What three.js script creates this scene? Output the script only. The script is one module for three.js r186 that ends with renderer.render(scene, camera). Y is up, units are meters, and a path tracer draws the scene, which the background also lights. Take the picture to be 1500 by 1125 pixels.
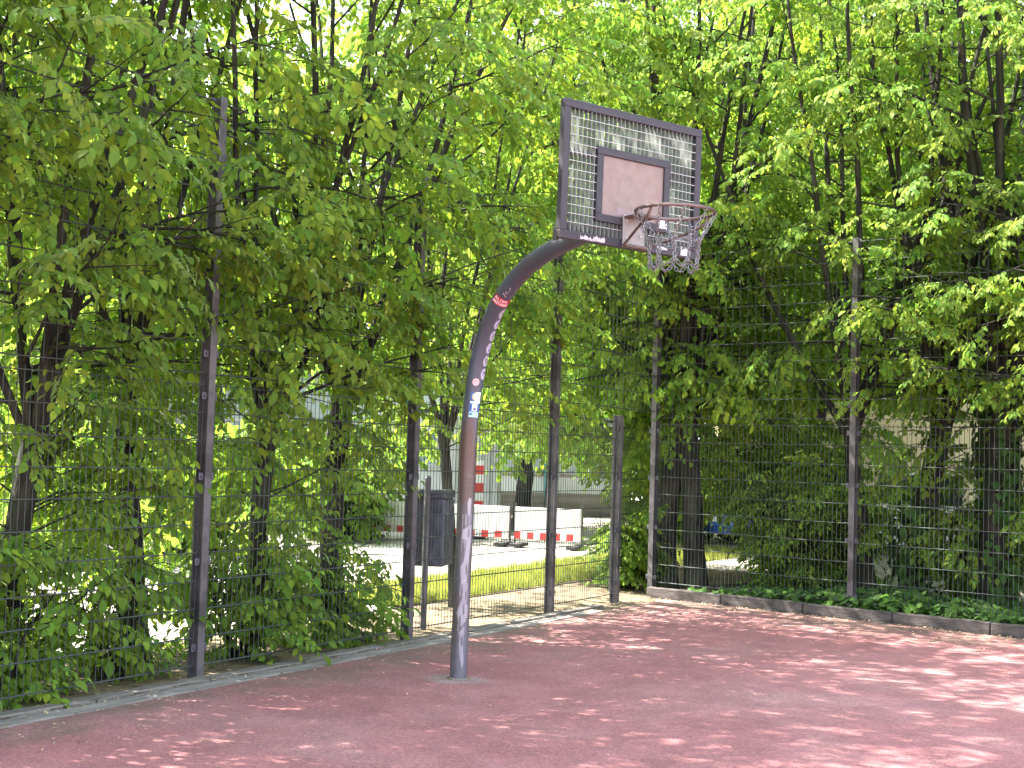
import * as THREE from 'three';
import { mergeGeometries } from 'three/addons/utils/BufferGeometryUtils.js';
import { RoundedBoxGeometry } from 'three/addons/geometries/RoundedBoxGeometry.js';

// ---------------------------------------------------------------- camera, sky, sun, exposure
const scene = new THREE.Scene();
const camera = new THREE.PerspectiveCamera(32.29, 4 / 3, 0.1, 600);
camera.position.set(0, 1.582, 0);
camera.rotation.order = 'YXZ';
camera.rotation.set(0.0543, 0, 0.0305);

const SUN_AZ = [-0.95, 0.31], SUN_EL = 52 * Math.PI / 180;          // azimuth as (x, depth)
const sunDir = new THREE.Vector3(SUN_AZ[0] * Math.cos(SUN_EL), Math.sin(SUN_EL), -SUN_AZ[1] * Math.cos(SUN_EL)).normalize();
// bright hazy spring sky: pale blue overhead, whiter towards the horizon and round the sun
{
  const W = 512, H = 256, d = new Float32Array(W * H * 4), q = new THREE.Vector3();
  for (let j = 0; j < H; j++) for (let i = 0; i < W; i++) {
    const el = ((j + 0.5) / H - 0.5) * Math.PI, az = ((i + 0.5) / W - 0.5) * 2 * Math.PI; q.set(Math.cos(az) * Math.cos(el), Math.sin(el), Math.sin(az) * Math.cos(el));
    const t = Math.pow(Math.max(0, q.y), 0.55), c = Math.max(0, q.dot(sunDir)), glow = 0.55 * Math.pow(c, 6) + 1.2 * Math.pow(c, 40), k = (j * W + i) * 4;
    d[k] = 0.62 + (0.32 - 0.62) * t + glow; d[k + 1] = 0.64 + (0.39 - 0.64) * t + glow * 0.97; d[k + 2] = 0.67 + (0.52 - 0.67) * t + glow * 0.9; d[k + 3] = 1;
  }
  const t = new THREE.DataTexture(d, W, H, THREE.RGBAFormat, THREE.FloatType); t.mapping = THREE.EquirectangularReflectionMapping; t.magFilter = THREE.LinearFilter; t.needsUpdate = true;
  scene.background = t; scene.environment = t;
}
const sun = new THREE.DirectionalLight(new THREE.Color(1, 0.93, 0.82), 5);
sun.position.copy(sunDir).multiplyScalar(60);
sun.castShadow = true;
Object.assign(sun.shadow.camera, { left: -25, right: 25, top: 25, bottom: -25, near: 1, far: 140 });
sun.shadow.mapSize.set(4096, 4096);
scene.add(sun);
const EXPOSURE = 7.3;

// ---------------------------------------------------------------- helpers
function rngOf(seed) { let a = seed >>> 0; return () => { a = (a + 0x6D2B79F5) | 0; let t = Math.imul(a ^ (a >>> 15), 1 | a); t = (t + Math.imul(t ^ (t >>> 7), 61 | t)) ^ t; return ((t ^ (t >>> 14)) >>> 0) / 4294967296; }; }
const V = (x, y, z) => new THREE.Vector3(x, y, z);
const lerp = (a, b, t) => a + (b - a) * t, clamp = (x, a = 0, b = 1) => Math.min(b, Math.max(a, x));
const smooth = (a, b, x) => { const t = clamp((x - a) / (b - a)); return t * t * (3 - 2 * t); };
function hash2(x, y, s = 0) { let h = Math.imul(x, 374761393) + Math.imul(y, 668265263) + Math.imul(s, 2147483647 ^ 0x5bd1e995); h = Math.imul(h ^ (h >>> 13), 1274126177); return ((h ^ (h >>> 16)) >>> 0) / 4294967296; }
function vnoise(x, y, s = 0, per = 0) {
  const xi = Math.floor(x), yi = Math.floor(y), xf = x - xi, yf = y - yi;
  const w = per ? (i) => ((i % per) + per) % per : (i) => i;
  const u = xf * xf * (3 - 2 * xf), v = yf * yf * (3 - 2 * yf);
  return lerp(lerp(hash2(w(xi), w(yi), s), hash2(w(xi + 1), w(yi), s), u), lerp(hash2(w(xi), w(yi + 1), s), hash2(w(xi + 1), w(yi + 1), s), u), v);
}
function fbm(x, y, s = 0, o = 4, per = 0) { let a = 0.5, t = 0, n = 0; for (let i = 0; i < o; i++) { t += a * vnoise(x, y, s + i, per); n += a; a *= 0.5; x *= 2; y *= 2; per *= 2; } return t / n; }

const used = new Map();
function numbered(n) { const c = used.get(n) || 0; used.set(n, c + 1); return c ? n + '_' + String(c).padStart(3, '0') : n; }
function tag(o, label, category, group) { o.userData.label = label; o.userData.category = category; if (group) o.userData.group = group; return o; }
function thing(name, label, category, pos = [0, 0, 0], turn = 0, group) {
  const g = new THREE.Group(); g.name = numbered(name); g.position.set(...pos); g.rotation.y = turn; scene.add(g); return tag(g, label, category, group);
}
function shadowed(m) { m.castShadow = true; m.receiveShadow = true; return m; }
function part(name, geo, mat, parent, pos, rot) {
  const m = shadowed(new THREE.Mesh(geo, mat)); m.name = name; if (pos) m.position.set(...pos); if (rot) m.rotation.set(...rot); parent.add(m); return m;
}
function structure(name, geo, mat) { const m = part(numbered(name), geo, mat, scene); m.userData.kind = 'structure'; return m; }
function tex(w, h, f, { srgb = true, rx = 1, ry = 1 } = {}) {          // f(u,v,i,j) -> [r,g,b] 0..1
  const d = new Uint8Array(w * h * 4);
  for (let j = 0; j < h; j++) for (let i = 0; i < w; i++) { const c = f(i / w, j / h, i, j), k = (j * w + i) * 4; d[k] = clamp(c[0]) * 255; d[k + 1] = clamp(c[1]) * 255; d[k + 2] = clamp(c[2]) * 255; d[k + 3] = 255; }
  const t = new THREE.DataTexture(d, w, h, THREE.RGBAFormat); t.wrapS = t.wrapT = THREE.RepeatWrapping; t.magFilter = THREE.LinearFilter; t.minFilter = THREE.LinearMipmapLinearFilter; t.generateMipmaps = true;
  t.colorSpace = srgb ? THREE.SRGBColorSpace : THREE.NoColorSpace; t.repeat.set(rx, ry); t.needsUpdate = true; return t;
}
function canvasTex(w, h, draw) { const c = document.createElement('canvas'); c.width = w; c.height = h; draw(c.getContext('2d'), w, h); const t = new THREE.CanvasTexture(c); t.colorSpace = THREE.SRGBColorSpace; t.magFilter = THREE.LinearFilter; return t; }
const rgb = (r, g, b) => new THREE.Color().setRGB(r, g, b);

// The two fence lines. L(k, o): k metres along the first fence, o metres outside it. R: the same for the second, from the corner.
const F0 = [-2.0936, 9.1185], DL = [0.50266, 0.86448], NL = [-0.86448, 0.50266], BAY = 2.521;
const CO = [F0[0] + 3 * BAY * DL[0], F0[1] + 3 * BAY * DL[1]];
const RA = -40.2 * Math.PI / 180, DR = [Math.cos(RA), Math.sin(RA)], NR = [-DR[1], DR[0]];
const L = (k, o, y = 0) => V(F0[0] + DL[0] * k + NL[0] * o, y, -(F0[1] + DL[1] * k + NL[1] * o));
const R = (k, o, y = 0) => V(CO[0] + DR[0] * k + NR[0] * o, y, -(CO[1] + DR[1] * k + NR[1] * o));
const TURN_L = Math.atan2(DL[1], DL[0]), TURN_R = Math.atan2(DR[1], DR[0]);   // rotation.y that lays local x along the fence; local z then points to the court
const sideL = (p) => (p.x - F0[0]) * NL[0] + (-p.z - F0[1]) * NL[1], alongL = (p) => (p.x - F0[0]) * DL[0] + (-p.z - F0[1]) * DL[1];
const sideR = (p) => (p.x - CO[0]) * NR[0] + (-p.z - CO[1]) * NR[1], alongR = (p) => (p.x - CO[0]) * DR[0] + (-p.z - CO[1]) * DR[1];

class MB {                                                             // collects triangles with uv
  constructor() { this.p = []; this.n = []; this.u = []; this.c = []; this.i = []; }
  vert(p, n, u = 0, v = 0, c) { this.p.push(p.x, p.y, p.z); this.n.push(n.x, n.y, n.z); this.u.push(u, v); if (c) this.c.push(c[0], c[1], c[2]); return this.p.length / 3 - 1; }
  tri(a, b, c) { this.i.push(a, b, c); }
  tube(pts, rad, sides = 6, cap = true, col, wob) {
    const f = V(0.31, 0.1, 0.95), T = V(), B = V(), N = V(), nn = V(), q = V(); let prev = -1, len = 0;
    for (let i = 0; i < pts.length; i++) {
      T.copy(pts[Math.min(i + 1, pts.length - 1)]).sub(pts[Math.max(i - 1, 0)]).normalize();
      if (i) len += pts[i].distanceTo(pts[i - 1]);
      B.crossVectors(T, f); if (B.lengthSq() < 1e-4) B.crossVectors(T, V(1, 0, 0)); B.normalize(); N.crossVectors(B, T).normalize(); f.copy(N);
      const first = this.p.length / 3;
      for (let k = 0; k <= sides; k++) {
        const a = k / sides * Math.PI * 2; nn.copy(B).multiplyScalar(Math.cos(a)).addScaledVector(N, Math.sin(a));
        const rr = rad[i] * (wob ? wob(a, len) : 1);
        q.copy(pts[i]).addScaledVector(nn, rr); this.vert(q, nn, k / sides, len, col);
      }
      if (prev >= 0) for (let k = 0; k < sides; k++) { this.tri(prev + k, first + k, prev + k + 1); this.tri(prev + k + 1, first + k, first + k + 1); }
      prev = first;
    }
    if (cap) { const e = this.vert(pts[pts.length - 1], T, 0.5, len, col); for (let k = 0; k < sides; k++) this.tri(prev + k, e, prev + k + 1); }
    return this;
  }
  build() {
    const g = new THREE.BufferGeometry();
    g.setAttribute('position', new THREE.Float32BufferAttribute(this.p, 3)); g.setAttribute('normal', new THREE.Float32BufferAttribute(this.n, 3)); g.setAttribute('uv', new THREE.Float32BufferAttribute(this.u, 2));
    if (this.c.length) g.setAttribute('color', new THREE.Float32BufferAttribute(this.c, 3));
    g.setIndex(this.i); return g;
  }
}
const box = (w, h, d, x = 0, y = 0, z = 0) => new THREE.BoxGeometry(w, h, d).translate(x, y, z);
const rbox = (w, h, d, r, x = 0, y = 0, z = 0) => new RoundedBoxGeometry(w, h, d, 2, r).translate(x, y, z);

// ---------------------------------------------------------------- materials
const grainNoise = (sz, s, k) => tex(sz, sz, (u, v) => { const n = fbm(u * k, v * k, s, 3, k); return [n, n, n]; }, { srgb: false });
const M = {};
const bumpA = grainNoise(256, 5, 32);
const mottle = (s, lo, hi, k = 6) => tex(256, 256, (u, v) => { const n = fbm(u * k, v * k, s, 5, k), t = lerp(lo, hi, smooth(0.25, 0.75, n)); return [t, t, t]; });
const galvTex = tex(256, 256, (u, v) => { const n = fbm(u * 8, v * 8, 21, 5, 8), m = vnoise(u * 64, v * 64, 3, 64); const t = 0.70 + 0.25 * smooth(0.3, 0.7, n) + 0.05 * m; const r = smooth(0.66, 0.8, fbm(u * 5, v * 5, 77, 4, 5)); return [t, t - 0.10 * r, t - 0.16 * r]; });
M.post = new THREE.MeshStandardMaterial({ color: rgb(0.135, 0.125, 0.135), map: galvTex, roughness: 0.5, metalness: 0.45, bumpMap: bumpA, bumpScale: 0.0004 });
M.wire = new THREE.MeshStandardMaterial({ color: rgb(0.05, 0.06, 0.055), roughness: 0.6, metalness: 0.2 });
M.clamp = new THREE.MeshStandardMaterial({ color: rgb(0.09, 0.09, 0.11), roughness: 0.5, metalness: 0.4 });
const barkTex = tex(256, 256, (u, v) => { const r = fbm(u * 10 + 1.5 * fbm(u * 4, v * 4, 2, 3, 4), v * 3, 9, 4), g = fbm(u * 6, v * 6, 31, 4, 6); const t = lerp(0.11, 0.26, smooth(0.25, 0.8, r)); const gr = smooth(0.52, 0.75, g) * 0.05; return [t * 0.98, t * 0.90 + gr, t * 0.80]; });
const barkBump = tex(256, 256, (u, v) => { const r = fbm(u * 14 + 2 * fbm(u * 4, v * 4, 2, 3, 4), v * 4, 9, 4); return [r, r, r]; }, { srgb: false });
M.bark = new THREE.MeshStandardMaterial({ map: barkTex, bumpMap: barkBump, bumpScale: 0.012, roughness: 0.95 });
const leafTex = tex(64, 128, (u, v) => {                               // veins of a hornbeam leaf, u across, v from stalk to tip
  const x = Math.abs(u - 0.5), mid = smooth(0.03, 0.008, x), s = (v * 9 - x * 7) % 1, vein = smooth(0.16, 0.0, Math.abs(((s + 1) % 1) - 0.5) * 0.9) * 0.6;
  const t = 0.90 + 0.10 * vnoise(u * 12, v * 24, 8) , w = Math.max(mid, vein * 0.35); return [lerp(t, 1, w), t, lerp(t, 1, w * 0.8)];
});
leafTex.wrapS = leafTex.wrapT = THREE.ClampToEdgeWrapping;
M.leaf = new THREE.MeshPhysicalMaterial({ color: rgb(1, 1, 1), vertexColors: true, map: leafTex, roughness: 1, transmission: 0.66, thickness: 0, specularIntensity: 0.2, clearcoat: 0.14, clearcoatRoughness: 0.4, side: THREE.DoubleSide });
M.concrete = new THREE.MeshStandardMaterial({ color: rgb(0.24, 0.22, 0.20), map: mottle(3, 0.78, 1.0, 4), bumpMap: bumpA, bumpScale: 0.002, roughness: 0.95 });

// ---------------------------------------------------------------- ground
const groundTex = tex(512, 512, (u, v) => { const n = fbm(u * 6, v * 6, 4, 6, 6), g = hash2(u * 512 | 0, v * 512 | 0, 9); const t = 0.62 + 0.22 * n + 0.12 * (g - 0.5); return [t, t * 0.985, t * 0.955]; });
groundTex.repeat.set(160, 160);
M.paving = new THREE.MeshStandardMaterial({ color: rgb(0.62, 0.60, 0.56), map: groundTex, roughness: 0.95 });
{
  const g = new THREE.PlaneGeometry(480, 480).rotateX(-Math.PI / 2).translate(0, -0.02, -60);
  structure('ground', g, M.paving);
}
function sheet(quad, y, n = 24, m = 24, f) {                           // a grid over four corners (a,b,c,d); uv in metres
  const mb = new MB(), up = V(0, 1, 0);
  for (let j = 0; j <= m; j++) for (let i = 0; i <= n; i++) {
    const a = quad[0].clone().lerp(quad[1], i / n), b = quad[3].clone().lerp(quad[2], i / n), p = a.lerp(b, j / m);
    p.y = y; const c = f ? f(p, i / n, j / m) : undefined; mb.vert(p, up, p.x, p.z, c);
  }
  for (let j = 0; j < m; j++) for (let i = 0; i < n; i++) { const a = j * (n + 1) + i; mb.tri(a, a + 1, a + n + 1); mb.tri(a + 1, a + n + 2, a + n + 1); }
  const g = mb.build(); g.computeVertexNormals(); if (g.attributes.normal.getY(0) < 0) { const ix = g.index.array; for (let q = 0; q < ix.length; q += 3) { const t = ix[q]; ix[q] = ix[q + 1]; ix[q + 1] = t; } g.computeVertexNormals(); }
  return g;
}
// the red court: fine grain in the map, broad worn and dusty patches in vertex colours
const courtTex = tex(1024, 1024, (u, v, i, j) => {
  const g1 = hash2(i, j, 1), g2 = vnoise(u * 256, v * 256, 2, 256), n = fbm(u * 12, v * 12, 3, 5, 12);
  let t = 0.80 + 0.16 * (g1 - 0.5) + 0.22 * (g2 - 0.5) + 0.16 * (n - 0.5);
  const s = hash2(i >> 1, j >> 1, 44); const sp = s > 0.994 ? 0.22 : s < 0.004 ? -0.3 : 0;
  return [t + sp, t + sp * 1.2, t + sp * 1.2];
});
courtTex.repeat.set(1 / 2.4, 1 / 2.4); courtTex.anisotropy = 8;
const courtBump = tex(512, 512, (u, v, i, j) => { const t = 0.5 * hash2(i, j, 6) + 0.5 * vnoise(u * 128, v * 128, 7, 128); return [t, t, t]; }, { srgb: false });
courtBump.repeat.set(1 / 1.2, 1 / 1.2);
M.court = new THREE.MeshStandardMaterial({ color: rgb(1, 1, 1), vertexColors: true, map: courtTex, bumpMap: courtBump, bumpScale: 0.0016, roughness: 0.92 });
const kerbFrontR = 0.19, stripL = -0.27;
const POLE = V(-0.3169, 0, -9.4772);
const RED = [0.45, 0.175, 0.180], DUST = [0.50, 0.30, 0.29], DIRT = [0.22, 0.155, 0.12];
function courtColor(p) {
  const a = fbm(p.x * 0.55, p.z * 0.9, 11, 5), b = fbm(p.x * 2.2, p.z * 2.2, 17, 4), c = fbm(p.x * 7, p.z * 7, 23, 3);
  let dust = 0.03 + 0.26 * smooth(0.46, 0.78, a) + 0.22 * smooth(0.5, 0.8, b) + 0.12 * smooth(0.5, 0.9, c);
  const dr = -sideR(p) - kerbFrontR, dl = -sideL(p) + stripL, e = Math.min(dr, dl * 1.6 + 0.1);
  const jag = 0.9 * fbm(p.x * 1.7, p.z * 1.7, 41, 4) + 0.7 * fbm(p.x * 6, p.z * 6, 43, 3) - 0.8;      // soil and leaf dust swept against the kerbs, with a ragged outline
  const dirt = smooth(0.25, -0.25, e * 0.55 - 0.35 - jag) * (0.55 + 0.6 * c);
  const dp = Math.hypot(p.x - POLE.x, p.z - POLE.z), ring = smooth(0.24, 0.08, dp - 0.18 * (c - 0.5)) * smooth(0.30, 0.62, fbm(p.x * 14, p.z * 14, 51, 3) + 0.12);
  const tone = 0.88 + 0.26 * (fbm(p.x * 0.9 + 5, p.z * 0.9, 61, 4) - 0.3);
  const o = []; for (let k = 0; k < 3; k++) { let v = lerp(RED[k] * tone, DUST[k], dust); v = lerp(v, DIRT[k], clamp(dirt) * 0.8); v = lerp(v, [0.46, 0.42, 0.40][k], ring * 0.75); o.push(v); }
  return o;
}
{
  // columns: distance from the strip into the court; rows: along the first fence up to the second kerb
  const os = [], ks = []; for (let d = 0; d < 9; d += 0.055) os.push(d); for (let d = 9; d <= 24; d += 1) os.push(d);
  for (let t = 0; t < 14; t += 0.055) ks.push(t); for (let t = 14; t <= 26; t += 1) ks.push(t);                   // measured back from the far kerb
  const mb = new MB(), up = V(0, 1, 0);
  for (const d of os) {
    // far kerb line crosses this column at k where sideR = -kerbFrontR
    const a = L(0, stripL - d), b = L(1, stripL - d), sa = sideR(a), sb = sideR(b), kEnd = (-kerbFrontR - 0.02 - sa) / (sb - sa);
    for (const t of ks) { const p = L(kEnd - t, stripL - d, 0.0); mb.vert(p, up, p.x, p.z, courtColor(p)); }
  }
  const w = ks.length; for (let j = 0; j < os.length - 1; j++) for (let i = 0; i < w - 1; i++) { const a = j * w + i; mb.tri(a, a + 1, a + w); mb.tri(a + 1, a + w + 1, a + w); }
  const g = mb.build(); const m = structure('court', g, M.court);
  const pos = g.attributes.position, ix = g.index.array, A = V().fromBufferAttribute(pos, ix[0]), B = V().fromBufferAttribute(pos, ix[1]), C = V().fromBufferAttribute(pos, ix[2]);
  if (B.sub(A).cross(C.sub(A)).y < 0) for (let q = 0; q < ix.length; q += 3) { const t = ix[q]; ix[q] = ix[q + 1]; ix[q + 1] = t; }
}
// sandy soil behind the first fence, the grass strip and the soil bed under the hedge trees of the second fence
const sandTex = tex(512, 512, (u, v, i, j) => { const n = fbm(u * 10, v * 10, 5, 6, 10), g = hash2(i, j, 3); const t = 0.62 + 0.5 * (n - 0.5) + 0.22 * (g - 0.5), k = smooth(0.62, 0.74, fbm(u * 24, v * 24, 8, 3, 24)); return [t * lerp(1, 0.62, k), t * lerp(0.93, 0.5, k), t * lerp(0.82, 0.38, k)]; });
sandTex.repeat.set(0.5, 0.5);
M.sand = new THREE.MeshStandardMaterial({ color: rgb(0.42, 0.38, 0.31), map: sandTex, bumpMap: bumpA, bumpScale: 0.006, roughness: 1 });
structure('soil_strip', sheet([L(-9, stripL + 0.02), L(12, stripL + 0.02), L(12, 1.6), L(-9, 1.25)], -0.006, 40, 8), M.sand);
const soilTex = tex(256, 256, (u, v, i, j) => { const n = fbm(u * 8, v * 8, 15, 5, 8), g = hash2(i, j, 13), t = 0.5 + 0.5 * (n - 0.5) + 0.25 * (g - 0.5); return [t, t * 0.82, t * 0.62]; });
M.soil = new THREE.MeshStandardMaterial({ color: rgb(0.16, 0.14, 0.12), map: soilTex, bumpMap: bumpA, bumpScale: 0.01, roughness: 1 });
structure('planting_bed', sheet([R(0.25, -0.09), R(14, -0.09), R(14, 2.6), R(0.25, 2.6)], 0.085, 60, 12), M.soil);
const grassColor = [0.10, 0.17, 0.035];
M.turf = new THREE.MeshStandardMaterial({ color: rgb(0.20, 0.26, 0.06), map: mottle(8, 0.55, 1, 12), roughness: 1 });
structure('lawn', sheet([L(4.6, 1.5), L(17, 1.7), L(17, 3.6), L(4.6, 2.7)], -0.002, 20, 6), M.turf);

// ---------------------------------------------------------------- kerbs
const kerbTex = tex(512, 512, (u, v, i, j) => { const n = fbm(u * 5, v * 5, 13, 5, 5), g = hash2(i >> 1, j >> 1, 3), k = smooth(0.55, 0.7, fbm(u * 9, v * 9, 19, 4, 9)); const t = 0.78 + 0.3 * (n - 0.5) + 0.2 * (g - 0.5); return [t * lerp(1, 0.72, k), t * lerp(1, 0.68, k), t * lerp(1, 0.6, k)]; });
kerbTex.repeat.set(1, 1);
M.kerbLight = new THREE.MeshStandardMaterial({ color: rgb(0.25, 0.225, 0.20), map: kerbTex, bumpMap: bumpA, bumpScale: 0.004, roughness: 0.95 });
M.kerbDark = new THREE.MeshStandardMaterial({ color: rgb(0.09, 0.077, 0.074), map: mottle(14, 0.7, 1.0, 7), bumpMap: bumpA, bumpScale: 0.003, roughness: 0.95 });
{
  const root = new THREE.Group(); root.name = 'kerb'; root.userData.kind = 'structure'; scene.add(root);
  root.position.copy(L(0, 0)); root.rotation.y = TURN_L;
  const r = rngOf(4), gs = [0, 1, 2].map((i) => rbox(0.985, 0.10, 0.115, 0.010)), fl = [0, 1].map(() => rbox(0.99, 0.06, 0.155, 0.006));
  for (let k = -8; k < 6; k++) {
    part('kerb_stone', gs[(k + 9) % 3], M.kerbLight, root, [k + 0.5, -0.026 + 0.008 * r(), 0.09 + 0.008 * (r() - 0.5)], [0, 0.006 * (r() - 0.5), 0.004 * (r() - 0.5)]);
    part('gutter_slab', fl[(k + 8) % 2], M.concrete, root, [k + 0.2, -0.025 + 0.005 * r(), 0.228], [0.02 * (r() - 0.5), 0.004 * (r() - 0.5), 0.004 * (r() - 0.5)]);
  }
  const root2 = new THREE.Group(); root2.name = 'kerb_001'; root2.userData.kind = 'structure'; scene.add(root2);
  root2.position.copy(R(0, 0)); root2.rotation.y = TURN_R;
  const g2 = rbox(0.99, 0.26, 0.10, 0.012);
  for (let k = 0; k < 12; k++) part('kerb_stone', g2, M.kerbDark, root2, [0.55 + k + (k === 0 ? 0 : 0), -0.012 + 0.006 * (r() - 0.5), 0.135 + 0.01 * (r() - 0.5)], [0.02 * (r() - 0.5), 0.008 * (r() - 0.5), 0]);
}

// ---------------------------------------------------------------- fences
const POST_H = 4.06;
function iBeam(h) {                                                   // flanges face court and outside, web between
  const w = 0.062, d = 0.085, t = 0.0075, s = new THREE.Shape();
  const P = [[-w / 2, -d / 2], [w / 2, -d / 2], [w / 2, -d / 2 + t], [t / 2, -d / 2 + t], [t / 2, d / 2 - t], [w / 2, d / 2 - t], [w / 2, d / 2], [-w / 2, d / 2], [-w / 2, d / 2 - t], [-t / 2, d / 2 - t], [-t / 2, -d / 2 + t], [-w / 2, -d / 2 + t]];
  P.forEach((q, i) => i ? s.lineTo(...q) : s.moveTo(...q));
  const g = new THREE.ExtrudeGeometry(s, { depth: h, bevelEnabled: true, bevelThickness: 0.001, bevelSize: 0.001, bevelSegments: 1, steps: 8 }).rotateX(-Math.PI / 2);
  return g;
}
const postTall = iBeam(POST_H), clampGeo = mergeGeometries([rbox(0.045, 0.05, 0.008, 0.003), new THREE.CylinderGeometry(0.009, 0.009, 0.012, 6).rotateX(Math.PI / 2).translate(0, 0, 0.008).toNonIndexed()].map((g) => (g.index ? g.toNonIndexed() : g)));
const wireGeo = new Map();
function wireV(len) { const k = 'v' + len.toFixed(3); if (!wireGeo.has(k)) wireGeo.set(k, new THREE.CylinderGeometry(0.003, 0.003, len, 4, 1, true).translate(0, len / 2, 0)); return wireGeo.get(k); }
function wireH(len) { const k = 'h' + len.toFixed(3); if (!wireGeo.has(k)) { const a = new THREE.CylinderGeometry(0.0042, 0.0042, len, 5, 1, true).rotateZ(Math.PI / 2).translate(len / 2, 0, 0); wireGeo.set(k, mergeGeometries([a.clone().translate(0, 0, 0.0072), a.translate(0, 0, -0.0072)])); } return wireGeo.get(k); }
function meshPanel(parent, x0, x1, y0, y1, sx, sy, z = 0) {
  const g = new THREE.Group(); g.name = 'mesh_panel'; g.position.set(x0, y0, z); parent.add(g);
  const w = x1 - x0, h = y1 - y0, n = Math.round(w / sx), m = Math.round((h - 0.05) / sy);
  for (let i = 0; i <= n; i++) part('vertical_wire', wireV(h), M.wire, g, [i * w / n, 0, 0]);
  for (let j = 0; j <= m; j++) part('horizontal_wire', wireH(w), M.wire, g, [0, 0.025 + j * (h - 0.05) / m, 0]);
  return g;
}
function post(parent, x, geo = postTall, h = POST_H, sides = [-1, 1]) {
  const p = part('post', geo, M.post, parent, [x, -0.05, 0]);
  for (const y of [0.22, 0.80, 1.38, 1.93, 2.22, 2.9, 3.6]) if (y < h) for (const s of sides) part('clamp', clampGeo, M.clamp, p, [s * 0.05, y + 0.05, 0.022]);
  return p;
}
{
  const f = thing('mesh_fence', 'tall double wire mesh fence on steel posts with the entrance gap beside the hoop pole', 'fence', L(0, 0).toArray(), TURN_L, 'court fences');
  for (const k of [-2, -1, 0, 1, 2]) post(f, k * BAY);
  for (const k of [-2, -1, 0, 1]) { meshPanel(f, k * BAY + 0.035, (k + 1) * BAY - 0.035, 0.07, 2.03, 0.05, 0.2); meshPanel(f, k * BAY + 0.035, (k + 1) * BAY - 0.035, 2.06, 4.0, 0.1, 0.2); }
  const jamb = 6.56;
  const jg = iBeam(2.12); post(f, jamb, jg, 2.1, [-1]);
  meshPanel(f, 2 * BAY + 0.035, jamb - 0.035, 0.07, 2.03, 0.05, 0.2);
  meshPanel(f, 2 * BAY + 0.035, 3 * BAY - 0.035, 2.13, 4.0, 0.1, 0.2);
  const f2 = thing('mesh_fence', 'tall double wire mesh fence behind the dark kerb with ivy at its foot', 'fence', R(0, 0).toArray(), TURN_R, 'court fences');
  for (const k of [0, 1, 2, 3]) post(f2, k * BAY);
  for (const k of [0, 1, 2]) { meshPanel(f2, k * BAY + 0.035, (k + 1) * BAY - 0.035, 0.14, 2.03, 0.05, 0.2); meshPanel(f2, k * BAY + 0.035, (k + 1) * BAY - 0.035, 2.06, 4.0, 0.1, 0.2); }
  // a low screen that stands back from the entrance gap
  const f3 = thing('mesh_screen', 'low wire mesh screen standing back behind the entrance gap', 'fence', L(7.62, 0.55).toArray(), TURN_L);
  meshPanel(f3, 0.03, 1.2, 0.05, 2.0, 0.05, 0.2);
  const sg = box(0.05, 2.1, 0.05, 0, 1.05, 0); part('post', sg, M.post, f3, [0, 0, 0]); part('post', sg, M.post, f3, [1.23, 0, 0]);
}

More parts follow.
